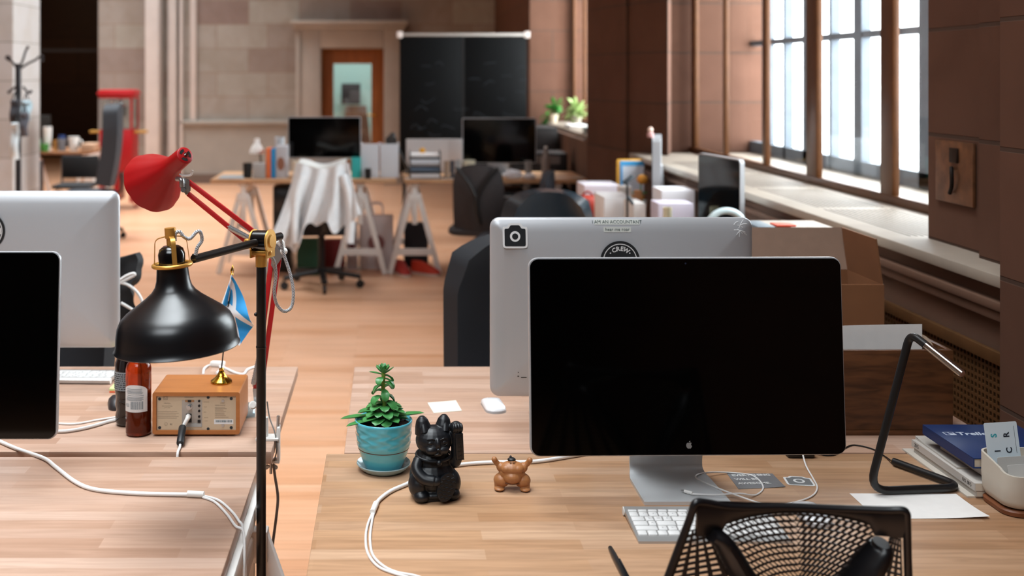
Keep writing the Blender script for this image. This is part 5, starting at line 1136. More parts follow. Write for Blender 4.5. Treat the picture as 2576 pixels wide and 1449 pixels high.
def cup(name, label, cat, x0, x1, ytop, Y, zs, m, taper=.8, handle=False, fill=None):
    a, b = P(x0, ytop, Y), P(x1, ytop, Y); R_ = (b.x - a.x) / 2; h = a.z - zs; r = T(name, label, cat, ((a.x + b.x) / 2, Y, zs + .0002))
    MB().lathe([(0, 0), (R_ * taper, 0), (R_, h), (R_ * .92, h), (R_ * taper * .9, .006), (0, .006)], n=28).build('cup_body', m, r, ang=50)
    if handle: MB().tube(spline([(R_ * .9, 0, h * .8), (R_ * 1.5, 0, h * .7), (R_ * 1.5, 0, h * .35), (R_ * .85, 0, h * .25)], 5), R_ * .12, 8).build('handle', m, r)
    if fill: MB().lathe([(0, h * .9), (R_ * .9, h * .9), (R_ * .9, h * .88), (0, h * .88)], n=20).build('contents', fill, r)
    return r
def fardisplay(label, x0, x1, y0, y1, Y, zs):
    a, b = P(x0, y0, Y), P(x1, y1, Y); w_ = b.x - a.x; h = a.z - b.z; r = T('computer_display', label, 'monitor', ((a.x + b.x) / 2, Y, zs))
    zc = (a.z + b.z) / 2 - zs
    MB().slab(off(rrect(w_, h, .014), 0, zc), 0, .028, 'XZ').build('housing', ALU, r); MB().slab(off(rrect(w_ - .012, h - .012, .010), 0, zc), -.002, -.0001, 'XZ').build('screen', SCREEN, r)
    MB().loft([[(-.09, .03, zc - .05), (.09, .03, zc - .05), (.09, .037, zc - .05), (-.09, .037, zc - .05)], [(-.09, .13, .012), (.09, .13, .012), (.09, .14, .008), (-.09, .14, .008)], [(-.1, .0, .004), (.1, .0, .004), (.1, .0, 0), (-.1, .0, 0)]]).build('stand', ALU, r, smooth=False)
    return r
fardisplay('black screen on the far left desk, behind the pale cardigan', 724, 908, 294, 398, 9.28, FZ)
fardisplay('black screen on the far right desk, before the blackboard', 1163, 1349, 297, 411, 9.28, FZ)
YD = 9.0
# far left desk clutter
lp = T('desk_lamp', 'small white desk lamp at the left of the far left desk', 'desk lamp', (P(650, 440, 9.15).x, 9.15, FZ)); m = WHITE
MB().lathe([(0, 0), (.055, 0), (.055, .012), (0, .014)], n=24).build('base', m, lp); MB().tube(spline([(0, 0, .01), (.02, 0, .12), (.0, 0, .24), (-.01, 0, .28)], 5), .008, 8).build('arm', mat('#31402f', 0.5), lp)
MB().lathe([(.062, .19), (.058, .215), (.038, .255), (.024, .27), (.022, .31), (0, .315)], (-.012, 0, 0), 28).lathe([(.060, .19), (.036, .253), (0, .262)], (-.012, 0, 0), 28).build('lamp_shade', m, lp, ang=50)
cup('cup', 'black mug near the left end of the far left desk', 'cup', 611, 634, 410, 9.02, FZ, BLACK, .95, True)
rest('planter_box', 'pale grey box beside the black mug on the far left desk', 'box', 636, 666, 411, 8.96, FZ, mat('#a9a6a4', 0.7), .08)
rest('book', 'orange book standing on the far left desk', 'book', 669, 681, 374, 9.0, FZ, mat('#e0703c', 0.6), .18, .002)
rest('book', 'blue book standing beside the orange book on the far left desk', 'book', 682, 693, 375, 9.0, FZ, mat('#1f86c0', 0.5), .17, .002)
bk_ = rest('magazine_holder', 'white box with a brown picture beside the blue book on the far left desk', 'magazine holder', 694, 722, 368, 9.0, FZ, mat('#b9b6ba', 0.6), .2, .003)
MB().ell((-.005, -.1005, .115), (.03, .002, .055), None, 12).build('cover_picture', mat('#8c5a44', 0.6), bk_)
cup('cup', 'pale glass vase behind the standing books on the far left desk', 'vase', 690, 716, 345, 9.32, FZ, mat('#c3c8cc', 0.2), .7)
o = rest('paper', 'grey magazine lying at the left end of the far left desk', 'magazine', 548, 612, 441, 8.93, FZ, mat('#9ea6ac', 0.5), .26, .001); o.scale = (1, 1, .25)
cup('cup', 'cream cup left of the cardigan on the far left desk', 'cup', 735, 757, 405, 8.96, FZ, mat('#d8cdb8', 0.6), .85)
rest('note_block', 'turquoise box right of the cardigan on the far left desk', 'box', 884, 908, 396, 9.0, FZ, mat('#2fb3b0', 0.6), .03, .002)
for a, b, lb in ((908, 953, 'left white magazine file at the right of the far left desk'), (956, 1003, 'right white magazine file at the right of the far left desk')):
    f = T('magazine_file', lb, 'magazine file', (P((a + b) / 2, 400, 9.05).x, 9.05, FZ)); w_ = (b - a) / 9.05 * 9.05 / F * 9.05
    h = P(0, 362, 9.05).z - FZ; MB().bb(-w_ / 2, w_ / 2, -.01, 0, 0, h, .002).bb(-w_ / 2, -w_ / 2 + .004, 0, .24, 0, h, .001).bb(w_ / 2 - .004, w_ / 2, 0, .24, 0, h, .001).bb(-w_ / 2 + .004, w_ / 2 - .004, .004, .236, .0, .004).build('case', mat('#d5d8de', 0.6), f)
    MB().bb(-w_ / 2 + .006, w_ / 2 - .006, .004, .22, .005, h - .02, .001).build('papers', PAPER, f)
cup('cup', 'small dark pot before the magazine files on the far left desk', 'pot', 917, 934, 424, 8.95, FZ, BLACK, .9)
# far right desk clutter
al = T('desk_lamp', 'black jointed desk lamp between the two far desks', 'desk lamp', (P(1030, 440, 9.44).x, 9.44, FZ)); ao = Vector(al.location)
MB().lathe([(0, 0), (.05, 0), (.05, .015), (0, .017)], n=20).build('base', BLACK, al); MB().tube([(0, 0, .01), P(1002, 375, 9.44) - ao, P(988, 345, 9.44) - ao], .012, 8).build('arm', BLACK, al)
MB().tube([P(988, 338, 9.43) - ao, P(986, 346, 9.38) - ao, P(984, 354, 9.33) - ao], .02, 12, radii=[.02, .035, .05]).build('lamp_shade', BLACK, al)
pb = rest('board', 'grey white board standing behind the paper trays on the far right desk', 'board', 1022, 1162, 350, 9.5, FZ, mat('#c9c2c0', 0.6), .02)
tr = T('paper_tray', 'stack of dark paper trays with papers on the far right desk', 'paper tray', (P(1069, 420, 9.0).x, 9.05, FZ))
for k in range(4):
    z = .004 + k * .055; MB().bb(-.125, .125, -.12, .12, z, z + .006, .001).bb(-.125, -.12, -.12, .12, z, z + .05).bb(.12, .125, -.12, .12, z, z + .05).build('tray', mat('#22262c', 0.5), tr, smooth=False)
    MB().bb(-.115, .115, -.118, .11, z + .0065, z + .006 + (.03, .022, .036, .02)[k], .001).build('papers', mat(('#dcd8d8', '#5f7389', '#d5dce4', '#e8e6e6')[k], 0.7), tr, smooth=False)
o = MB().ell((0, 0, .022), (.026, .02, .022), None, 14).build('toy', mat('#e0a02a', 0.6)); o.location = (P(1063, 378, 9.0).x, 9.03, FZ + .2275 - .028); tag(o, 'small yellow object on top of the paper trays', 'toy')
cup('cup', 'beige cup right of the paper trays on the far right desk', 'cup', 1117, 1131, 405, 8.98, FZ, mat('#b59a84', 0.6), .9)
cup('cup', 'dark grey cup right of the beige cup on the far right desk', 'cup', 1132, 1144, 404, 9.0, FZ, mat('#4a4d55', 0.5), .9); cup('cup', 'pale cup left of the far right screen', 'cup', 1146, 1160, 402, 9.04, FZ, mat('#a9adb0', 0.5), .9)
cup('bowl', 'cream bowl before the far right screen', 'bowl', 1166, 1196, 403, 9.0, FZ, mat('#e2dfc8', 0.5), .85)
o = rest('paper', 'white papers spread on the left of the far right desk', 'paper', 1022, 1150, 447, 8.92, FZ, PAPER, .1, .001); o.scale = (1, 1, .15)
o = rest('paper', 'white papers before the far right screen', 'paper', 1190, 1262, 440, 8.95, FZ, PAPER, .2, .001); o.scale = (1, 1, .2)
def crumple(label, px, py, Y, zs, s, m, nm='crumpled_paper', cat='paper'):
    random.seed(px); b = MB(); bm2 = bmesh.new(); bmesh.ops.create_icosphere(bm2, subdivisions=3, radius=s)
    for v in bm2.verts: v.co = Vector((v.co.x * 1.5, v.co.y * 1.2, max(-s * .5, v.co.z * .8))) * random.uniform(.82, 1.15)
    b.merge(bm2); mn = min(v.co.z for v in b.bm.verts)
    o = b.build(nm, m, smooth=False); o.location = (P(px, py, Y).x, Y, zs - mn); return tag(o, label, cat)
crumple('crumpled white tissue before the far right screen', 1290, 430, 9.0, FZ, .05, mat('#e4e2e6', 0.8)); crumple('flattened white tissue right of the crumpled one on the far right desk', 1332, 438, 8.95, FZ, .032, mat('#d5d2d4', 0.8))
bt = T('water_bottle', 'translucent pale bottle right of the far right screen', 'bottle', (P(1373, 420, 9.05).x, 9.05, FZ)); hB = P(0, 368, 9.05).z - FZ
MB().lathe([(0, 0), (.033, 0), (.035, .01), (.034, hB * .55), (.026, hB * .75), (.012, hB * .88), (.012, hB * .94), (0, hB * .94)], n=24).build('bottle_body', mat('#8d7f78', 0.3), bt); MB().cyl((0, 0, hB * .93), (0, 0, hB), .014, n=14).build('cap', WHITE, bt)
cup('cup', 'small grey cup near the right end of the far right desk', 'cup', 1320, 1338, 405, 9.1, FZ, mat('#8b8784', 0.5), .9); cup('cup', 'white bowl on the right corner of the far right desk', 'bowl', 1438, 1470, 446, 8.95, FZ, mat('#c9bfb2', 0.6), .8)
# things below the far desks
pc = T('computer_tower', 'black computer tower under the far left desk', 'computer', (P(712, 560, 9.1).x, 9.25, 0)); MB().bb(-.075, .075, -.22, .22, .015, .70, .006).build('case', mat('#0c0b0c', 0.4), pc)
MB().bb(-.06, .06, -.226, -.22, .5, .66, .002).build('front_panel', mat('#1b1a1b', 0.3), pc); MB().bb(-.06, .06, -.224, -.22, .30, .34, .001).build('disc_drive', mat('#1b1a1b', 0.3), pc)
for s in (-1, 1): MB().bb(s * .04, s * .07, -.2, .2, 0, .015).build('foot', BLACK, pc)
def bag(label, x0, x1, ytop, ybot, Y, m, nm='bag', pm=None, handles=True, dep=.16):
    a, b = P(x0, ytop, Y), P(x1, ybot, Y); w_ = b.x - a.x; h = max(.05, a.z); r = T(nm, label, 'bag', ((a.x + b.x) / 2, Y, 0))
    k = MB(); q = rrect(1, 1, .12, 4); random.seed(x0)
    k.loft([[(p[0] * w_ * s + random.uniform(-.004, .004), p[1] * dep * s2 + random.uniform(-.004, .004), z * h) for p in q] for s, s2, z in ((.9, .9, 0), (1, 1, .12), (1, .95, .5), (.98, .8, .85), (.97, .7, 1))], True, True); k.build('bag_body', m, r, ang=60)
    if handles:
        hd = MB()
        for s in (-1, 1): hd.tube(spline([(-w_ * .2, s * dep * .3, h * .98), (-w_ * .15, s * dep * .25, h + .09), (w_ * .15, s * dep * .25, h + .09), (w_ * .2, s * dep * .3, h * .98)], 5), .006, 6)
        hd.build('handle', m, r)
    if pm:
        o = MB().slab([(p[0] * 1.0, p[1] + h * .5) for p in circ(w_ * .24, 20)], -dep / 2 - .002, -dep / 2 + .012, 'XZ').build('print', pm, r, smooth=False)
    return r
bag('white paper bag with a dark red round print under the far left desk', 903, 990, 541, 660, 9.25, mat('#cfc3c2', 0.7), pm=mat('#8a5a58', 0.6))
bag('dark green bag on the floor under the cardigan chair', 748, 812, 600, 690, 8.98, mat('#0e3a22', 0.7), handles=False); bag('dark red bag on the floor right of the green bag', 815, 868, 602, 692, 9.22, mat('#6e1612', 0.7), handles=False)
bag('black backpack under the left end of the far right desk', 1016, 1076, 560, 650, 9.34, mat('#171114', 0.8), nm='backpack', handles=False)
bag('white shopping bag with dark red stripes at the right leg of the far left trestle', 872, 900, 560, 660, 9.25, mat('#b9adad', 0.7), pm=mat('#5e1a22', 0.6), handles=True)
def shoe(label, px, py, rz, m):
    q = P(px, py, 9.0); r = T('shoe', label, 'shoe', (q.x, F * EYE / (py - CY), 0), rz)
    MB().loft([[(p[0] * w_ + 0, p[1] * l_ + o_, z) for p in rrect(1, 1, .4, 5)] for w_, l_, o_, z in ((.10, .28, 0, 0.018), (.10, .28, 0, .03), (.085, .25, .01, .05), (.07, .17, .05, .08), (.065, .10, .085, .10))]).build('upper', m, r, ang=60)
    MB().loft([[(p[0] * .105, p[1] * .285, z) for p in rrect(1, 1, .4, 5)] for z in (0, .018)]).build('sole', mat('#c9b8ac', 0.7), r); return r
shoe('orange red shoe at the right under the far right desk trestle', 1070, 690, .9, mat('#c4361c', 0.6)); shoe('red shoe at the left under the far right desk trestle', 1012, 690, .3, mat('#a8241c', 0.6))
# cardigan on the far chair
fc = chair('black office chair before the far left desk, hidden under the pale cardigan', (P(808, 560, 8.42).x, 8.45, 0), PI + .15, NAVY, w=.44, hb=.44, top=.89, curve=.03)
cd = T('cardigan', 'pale grey cardigan hung over the chair before the far left desk', 'cardigan', (P(808, 500, 8.2).x, 8.20, .89)); q0 = Vector(cd.location)
def drape(u, v):
    px = 752 + 118 * u; a = (u - .5) * 2
    x = P(px, 400, 8.15).x - q0.x + a * (.02 + .10 * v ** 1.5) - .05 * v * (1 - u)
    hem = .60 + .10 * math.sin(u * 11 + .5) + .22 * max(0, 1 - abs(u - .22) / .22) - .16 * max(0, 1 - abs(u - .62) / .16) + .03 * math.sin(u * 30)
    y = -.10 + .05 * math.cos(u * 20 + 3 * v) * (.25 + v) - .05 * v
    return (x, y, .055 + .02 * math.cos(u * PI * 2) - .75 * hem * v)
MB().sheet(drape, 60, 36, thick=.008).build('cloth', mat('#dadcde', 0.85, noise=0.08, nscale=30), cd, ang=80)
MB().sheet(lambda u, v: (P(752 + 118 * u, 400, 8.15).x - q0.x, -.10 + .36 * v, .055 + .02 * math.cos(u * PI * 2) + .015 * math.sin(PI * v)), 24, 8, thick=.006).build('collar', mat('#d2d2cf', 0.85), cd, ang=80)
for u0, s in ((-.13, -1), (.165, 1)):
    MB().tube(spline([(u0, -.09, -.02), (u0 + s * .04, -.12, -.15), (u0 + s * .055, -.13, -.32), (u0 + s * .045, -.14, -.50)], 5), .05, 14, radii=None, flat=.7).build('sleeve', mat('#dee0e2', 0.85, noise=0.08, nscale=30), cd, ang=80)
chair('grey mesh back office chair before the far right desk', (.70, 8.42, 0), PI - .2, mat('#3a3637', 0.8, noise=0.3, nscale=60), br=.25, w=.38, hb=.50, top=.95, curve=.05, thick=.012, mesh=True)
chair('dark chair turned sideways at the right end of the far right desk', (.87, 7.86, 0), -PI / 2 - .3, mat('#2a2a30', 0.8), br=.2, w=.36, hb=.46, top=.94, curve=.03)
# blackboard
bd = T('blackboard', 'large standing black chalkboard with faint chalk drawings beside the oak door', 'blackboard', (P(1165, 200, 11.9).x, 11.9, 0)); bz1 = P(0, 84, 11.9).z; bw = 1.36
MB().bb(-bw / 2, -.012, -.02, .02, .55, bz1 - .03, .003).build('board_panel', mat('#050607', 0.6, noise=0.3, nscale=3, spec=0.12), bd); MB().bb(.012, bw / 2, -.02, .02, .55, bz1 - .03, .003).build('board_panel', mat('#050607', 0.6, noise=0.3, nscale=3, spec=0.12), bd)
MB().bb(-.012, .012, -.022, .022, .5, bz1 - .03).build('divider', BLACK, bd)
MB().bb(-bw / 2 - .02, bw / 2 + .02, -.03, .03, bz1 - .03, bz1, .004).build('top_rail', mat('#a8a19b', 0.5, metal=0.3), bd)
for s in (-1, 1): MB().bb(s * bw / 2 - .03, s * bw / 2 + .03, -.034, -.02, bz1 - .05, bz1 + .02, .006).build('corner_cap', mat('#c9bdb6', 0.5), bd)
for s in (-1, 1): MB().bb(s * (bw / 2 - .05) - .02, s * (bw / 2 - .05) + .02, -.02, .02, 0.04, .55, .003).bb(s * (bw / 2 - .05) - .02, s * (bw / 2 - .05) + .02, -.28, .28, 0, .04, .004).build('leg', BLACK, bd)
ckm = mat('#22262c', 0.9); ck = MB(); random.seed(21)
for i in range(26):
    x, z = random.uniform(-.6, .6), random.uniform(.95, 1.75)
    ck.tube(spline([(x, -.0215, z), (x + random.uniform(.02, .07), -.0215, z + random.uniform(-.05, .05)), (x + random.uniform(.08, .16), -.0215, z + random.uniform(-.03, .03))], 4), .003, 4)
ck.build('chalk_marks', ckm, bd)
# plants and things on the far window sill
ZS = 1.0842
def bushy(name, label, x, y, R_, n, m, pm, trail=0, seed=1, leafL=.09):
    r = T(name, label, 'potted plant', (x, y, ZS)); MB().lathe([(0, 0), (R_ * .7, 0), (R_, R_ * 1.7), (R_ * .92, R_ * 1.7), (R_ * .85, R_ * 1.5), (0, R_ * 1.5)], n=24).build('pot', pm, r, ang=50)
    b = MB(); random.seed(seed)
    for i in range(n): leaf(b, (random.uniform(-.02, .02), random.uniform(-.02, .02), R_ * 1.45 + random.uniform(0, .10)), random.uniform(0, 2 * PI), random.uniform(-.1, 1.3), leafL * random.uniform(.8, 1.6), leafL * .5, random.uniform(.2, .9))
    for i in range(trail): leaf(b, (-R_ * .8, random.uniform(-.05, .05), R_ * 1.6 - i * .012), PI + random.uniform(-.7, .7), random.uniform(-.9, .2), leafL * 1.3, leafL * .6, .8)
    b.build('foliage', m, r, ang=80); return r
YLG = mat('#8aa83a', 0.5, noise=0.5, nscale=20); GRN = mat('#2f8a2a', 0.5, noise=0.4, nscale=20)
bushy('trailing_plant', 'trailing green and yellow plant at the far corner of the distant window sill', 1.765, 12.02, .055, 34, GRN, mat('#c9b9a2', 0.6), 16, 5)
bushy('leafy_plant', 'pale green leafy plant in the middle of the distant window sill', 1.90, 11.35, .06, 44, mat('#a9c27a', 0.5, noise=0.4, nscale=20), mat('#b0a898', 0.6), 0, 8, .10)
bushy('leafy_plant', 'small yellow green plant at the near end of the distant window sill', 1.97, 10.5, .05, 26, YLG, mat('#a39a8c', 0.6), 0, 9, .08)
o = MB().bb(-.10, .10, -.13, .13, 0, .055, .004).build('storage_box', mat('#8c9a98', 0.6)); o.location = (1.83, 9.85, ZS); tag(o, 'grey box at the near end of the distant window sill', 'box')
o = MB().bb(-.09, .09, -.2, .2, 0, .03, .003).build('paper_stack', PAPER); o.location = (1.83, 10.9, ZS); tag(o, 'white paper stack in the middle of the distant window sill', 'paper')
sp_ = T('small_plant', 'small pale green plant on the black cabinet behind the far right screen', 'potted plant', (P(1320, 300, 10.9).x, 10.9, 1.10))
MB().lathe([(0, 0), (.05, 0), (.06, .05), (0, .05)], n=18).build('pot', WHITE, sp_); b = MB(); random.seed(2)
for i in range(16): leaf(b, (0, 0, .05), i * 2.4, .5, .07, .03, .4)
b.build('foliage', mat('#7ab08a', 0.5), sp_, ang=80)
cb_ = T('low_cabinet', 'low black cabinet with papers behind the far right desk under the distant window', 'cabinet', (1.38, 10.9, 0)); MB().bb(-.22, .22, -.3, .3, 0, 1.10, .006).build('body', mat('#120d0c', 0.6), cb_)
for k in range(3): MB().bb(-.20, .20, -.306, -.30, .1 + .33 * k, .40 + .33 * k, .004).build('drawer', mat('#1a1413', 0.5), cb_)
for nm, lb, x, y, z0, h, w_, m in (('printer', 'dark office machine on the floor cabinet right of the far right screen', 1.40, 9.95, .62, .30, .34, mat('#1b1718', 0.5)),):
    st = rest('side_table', 'dark side table carrying the office machine at the right of the far desks', 'table', 1330, 1330 + .36 * F / 9.8, 410, 9.8, 0, mat('#1c1614', 0.6), .36); st.location = (x, y, 0); st.scale = (1, 1, (z0 - .001) / st.dimensions.z if st.dimensions.z else 1)
    o = T(nm, lb, 'printer', (x, y, z0)); MB().bb(-w_ / 2, w_ / 2, -.16, .16, 0, h, .02).build('body', m, o); MB().bb(-w_ / 2 + .03, w_ / 2 - .03, -.22, -.16, .06, .075, .003).build('paper_tray', mat('#2a2526', 0.5), o); MB().bb(-.10, .10, -.162, -.16, h - .10, h - .03).build('control_panel', mat('#6a6260', 0.4), o)
# ------------------------------------------------------------------ the desk along the window
desk('butcher block desk top along the near window, covered with papers', 1.10, 1.575, 4.30, 7.30, DZ, DESKF)
for y_, lb in ((4.6, 'white trestle under the near end of the window desk'), (6.9, 'white trestle under the far end of the window desk')): trestle(lb, 1.34, y_, DZ, .3, .2)
def sidemac(label, pts, thick, back):
    """display standing almost edge on: pts are two plan points (x, y), facing -x"""
    (x0, y0), (x1, y1), z0, z1 = pts; r = T('desktop_computer', label, 'computer', ((x0 + x1) / 2, (y0 + y1) / 2, DZ), math.atan2(y1 - y0, x1 - x0) )
    L = math.hypot(x1 - x0, y1 - y0); zc = (z0 + z1) / 2 - DZ; h = z1 - z0
    MB().slab(off(rrect(L, h, .02), 0, zc), 0, -thick * back, 'XZ').build('housing', ALU, r); MB().slab(off(rrect(L - .012, h - .012, .016), 0, zc), .0005 * back, .003 * back, 'XZ').build('screen', SCREEN, r)
    q = -back; MB().loft([[(-.09, q * (thick + 0), zc + .02), (.09, q * thick, zc + .02), (.09, q * (thick + .008), zc + .02), (-.09, q * (thick + .008), zc + .02)], [(-.09, q * .06, .02), (.09, q * .06, .02), (.09, q * .068, .014), (-.09, q * .068, .014)], [(-.09, q * .07, 0), (.09, q * .07, 0), (.09, q * .075, .004), (-.09, q * .075, .004)], [(-.1, -q * .04, 0), (.1, -q * .04, 0), (.1, -q * .04, .005), (-.1, -q * .04, .005)]]).build('stand', ALU, r, smooth=False)
    return r
A1, A2 = P(1757, 385, 5.14), P(1862, 405, 4.72)
sidemac('dark reflecting screen of a computer on the window desk, seen at an angle', ((A1.x, A1.y), (A2.x, A2.y), .865, 1.25), .02, -1)
B1, B2 = P(1641, 345, 6.05), P(1644, 350, 6.55)
sidemac('silver computer on the window desk seen exactly from its side edge', ((B2.x, B2.y), (B1.x, B1.y), .90, 1.26), .045, -1)
tg = T('toy_figure', 'small pink toy figure standing on top of the side-on silver computer', 'toy', (P(1636, 345, 6.2).x, 6.2, 1.2602)); MB().lathe([(0, 0), (.018, 0), (.02, .02), (.012, .03), (0, .03)], n=14).build('body', mat('#b98a86', 0.6), tg); MB().ell((0, 0, .042), .016, None, 12).build('head', mat('#d8b8a8', 0.6), tg)
WD = mat('#f2f0f4', 0.6)
rest('paper_stack', 'tall stack of white papers on the window desk beside the blue chair', 'paper', 1520, 1592, 497, 6.2, DZ, mat('#f6f4f4', 0.8), .30, .002); rest('paper_stack', 'lower white paper stack before the side-on silver computer', 'paper', 1594, 1624, 512, 5.9, DZ, PAPER, .26, .002)
rest('storage_box', 'large pale box behind the blue chair on the window desk', 'box', 1470, 1560, 466, 6.9, DZ, mat('#ebe4ec', 0.7), .28)
rest('storage_box', 'white box right of the side-on silver computer on the window desk', 'box', 1664, 1748, 478, 5.75, DZ, WD, .20); rest('storage_box', 'lilac grey box before the white box on the window desk', 'box', 1656, 1745, 512, 5.40, DZ, mat('#d2cad8', 0.7), .16)
rest('carton', 'small orange and white carton on the window desk by the paper stack', 'box', 1600, 1616, 480, 6.5, DZ, mat('#c98a5a', 0.6), .06); rest('carton', 'cream carton behind the paper stack on the window desk', 'box', 1560, 1590, 470, 6.55, DZ, mat('#d9cfc6', 0.6), .09)
cup('jar', 'small jar with yellow lid on the lilac grey box', 'jar', 1668, 1690, 522, 5.2, DZ, mat('#d9d2b2', 0.4), .95, fill=mat('#c9b53a', 0.5))
pf = T('picture_frame', 'yellow framed picture with a blue and white print on the window desk', 'picture', (P(1590, 430, 7.0).x, 7.05, DZ)); a, b = P(1556, 402, 7.0), P(1626, 455, 7.0); w_ = b.x - a.x
MB().bb(-w_ / 2, w_ / 2, -.01, .01, 0, a.z - DZ, .008).build('frame', mat('#d9a03a', 0.5), pf); MB().bb(-w_ / 2 + .02, w_ / 2 - .004, -.014, -.0102, .12, a.z - DZ - .01).build('print', mat('#d5dbe4', 0.5), pf); MB().bb(-w_ / 2 + .02, w_ / 2 - .004, -.016, -.0142, a.z - DZ - .04, a.z - DZ - .01).bb(-w_ / 2 + .02, -w_ / 2 + .035, -.016, -.0142, .12, a.z - DZ - .04).build('print_border', mat('#3f9ad0', 0.5), pf)
tp = T('toy_plant', 'small plant with an orange flower before the picture frame on the window desk', 'potted plant', (P(1612, 460, 6.8).x, 6.8, DZ)); hz = P(0, 446, 6.8).z - DZ
MB().lathe([(0, 0), (.03, 0), (.04, hz * .45), (0, hz * .45)], n=18).build('pot', WHITE, tp); MB().cyl((0, 0, hz * .4), (0, 0, hz * .9), .004, n=8).build('stem', GRN, tp); MB().ell((.01, 0, hz * .95), (.035, .03, .03), None, 14).build('flower', mat('#e09a3a', 0.6), tp)
b = MB()
for i in range(7): leaf(b, (-.01, 0, hz * .55), i * .9, .7, .06, .03, .4)
b.build('foliage', GRN, tp, ang=80)
tpd = T('small_tripod', 'thin dark stand with a small clamp on the paper stack at the window desk', 'stand', (P(1578, 520, 5.76).x, 5.76, DZ)); hz = P(0, 452, 5.76).z - DZ
MB().cyl((0, 0, .012), (0, 0, hz), .006, n=10).build('pole', BLACK, tpd); MB().lathe([(0, 0), (.05, 0), (.05, .01), (0, .013)], n=20).build('base', BLACK, tpd); MB().bar((-.02, 0, hz - .02), (.03, 0, hz + .02), .02, .02, .003).build('clamp', mat('#3a4248', 0.5), tpd); MB().bar((0, 0, hz * .75), (.03, 0, hz * .62), .015, .015, .003).build('side_arm', mat('#3a4248', 0.5), tpd)
rb = T('red_bag', 'small red bag behind the blue black chair', 'bag', (P(1478, 500, 6.75).x, 6.75, DZ)); MB().ell((0, 0, .075), (.085, .06, .075), None, 18).build('bag_body', mat('#c8402c', 0.6), rb); MB().tube(spline([(-.04, 0, .14), (0, 0, .17), (.04, 0, .14)], 5), .006, 6).build('handle', mat('#a52c1e', 0.6), rb)
hp = T('headphones', 'white headphones before the angled dark screen on the window desk', 'headphones', (P(1826, 545, 4.62).x - .02, 4.55, DZ)); zz = P(0, 522, 4.62).z - DZ
MB().lathe([(0, 0), (.05, 0), (.05, .01), (.008, .015), (.008, zz - .04), (0, zz - .04)], n=20).build('holder', mat('#5b3a2a', 0.5), hp); MB().tube([(.075 * math.cos(t_), 0, zz - .075 + .07 * math.sin(t_)) for t_ in [-.3 + (PI + .6) * k / 24 for k in range(25)]], .014, 10).build('headband', mat('#cfe0e2', 0.3), hp)
for s in (-1, 1): MB().ell((s * .07, 0, zz - .105), (.02, .034, .04), None, 14).build('ear_cup', WHITE, hp)
crumple('blue cloth lying before the angled dark screen', 1768, 540, 4.70, DZ, .075, mat('#5b7fb0', 0.8), 'cloth', 'cloth')
chair('black leather chair with a bluish sheen on its curved top, before the window desk', (P(1402, 540, 5.5).x, 5.62, 0), 0.0, mat('#16242c', 0.26, spec=0.7), w=.49, hb=.50, top=1.005, curve=.05, thick=.12)
# books on the far edge behind the silver computer
# ------------------------------------------------------------------ left background
cs = T('coat_rack', 'dark metal coat rack with curled hooks by the stone column at the left', 'coat rack', (P(46, 300, 9.8).x, 9.8, 0)); co_ = Vector(cs.location); C_ = lambda px, py, Y=9.8: P(px, py, Y) - co_
IRON = mat('#1d191c', 0.4, metal=0.4); zt = C_(0, 160).z
MB().cyl((0, 0, .03), (0, 0, zt), .026, n=14).build('pole', IRON, cs)
for k in range(3): a = 2 * PI * k / 3 + .5; MB().tube(spline([(0, 0, .12), (.16 * math.cos(a), .16 * math.sin(a), .08), (.28 * math.cos(a), .28 * math.sin(a), .015)], 5), .014, 8).build('foot', IRON, cs)
for q in ([(48, 178), (40, 168), (30, 155), (20, 150), (15, 145), (20, 141), (25, 146)], [(52, 172), (70, 160), (90, 150), (100, 142), (108, 143), (106, 152)], [(50, 170), (58, 150), (64, 130), (70, 119)], [(58, 218), (66, 228), (74, 234), (78, 230)], [(40, 218), (30, 226), (22, 232)]):
    h = MB().tube(spline([C_(*p) for p in q], 4), .010, 8); h.ell(C_(*q[-1]), .014, None, 10); h.build('hook', IRON, cs)
def hang(nm, lb, cat, x0, x1, y0, y1, Y, m, part='fabric', wob=.012):
    a, b = P(x0, y0, Y), P(x1, y1, Y); r = T(nm, lb, cat, ((a.x + b.x) / 2, Y, b.z)); w_, h = b.x - a.x, a.z - b.z
    MB().sheet(lambda u, v: ((u - .5) * w_ * (.6 + .4 * math.sin(PI * min(1, v * .8 + .2))), wob * math.sin(u * 9) + .02 * math.sin(v * 7), h * (1 - v)), 10, 14, thick=.03).build(part, m, r, ang=80)
    MB().tube(spline([(-w_ * .2, 0, h), (0, .0, h + .06), (w_ * .2, 0, h)], 4), .006, 6).build('strap', BLACK, r); return r
hang('tote_bag', 'white long bag hanging on the left side of the coat rack', 'bag', 30, 47, 308, 398, 9.63, mat('#c9d2d6', 0.7)); hang('jacket', 'dark grey jacket on the left side of the coat rack above the white bag', 'jacket', 26, 48, 250, 312, 9.72, mat('#3a3a40', 0.8)); hang('helmet_bag', 'pale blue bag hanging on the right side of the coat rack', 'bag', 52, 80, 252, 300, 9.70, mat('#9fb6c0', 0.6)); hang('scarf', 'dark striped scarf hanging below the pale blue bag on the coat rack', 'scarf', 52, 72, 282, 338, 9.60, mat('#4a4a52', 0.8))
desk('brown work table top with clutter in the left background', P(40, 0, 12.6).x, P(242, 0, 12.6).x, 12.3, 13.1, .75, mat('#8a5c3a', 0.5, noise=0.2, nscale=6)); TZ = .75
for px in (70, 225): trestle('dark trestle under the %s end of the cluttered table in the left background' % ('left' if px < 100 else 'right'), P(px, 0, 12.6).x, 12.7, TZ, .5, .2)
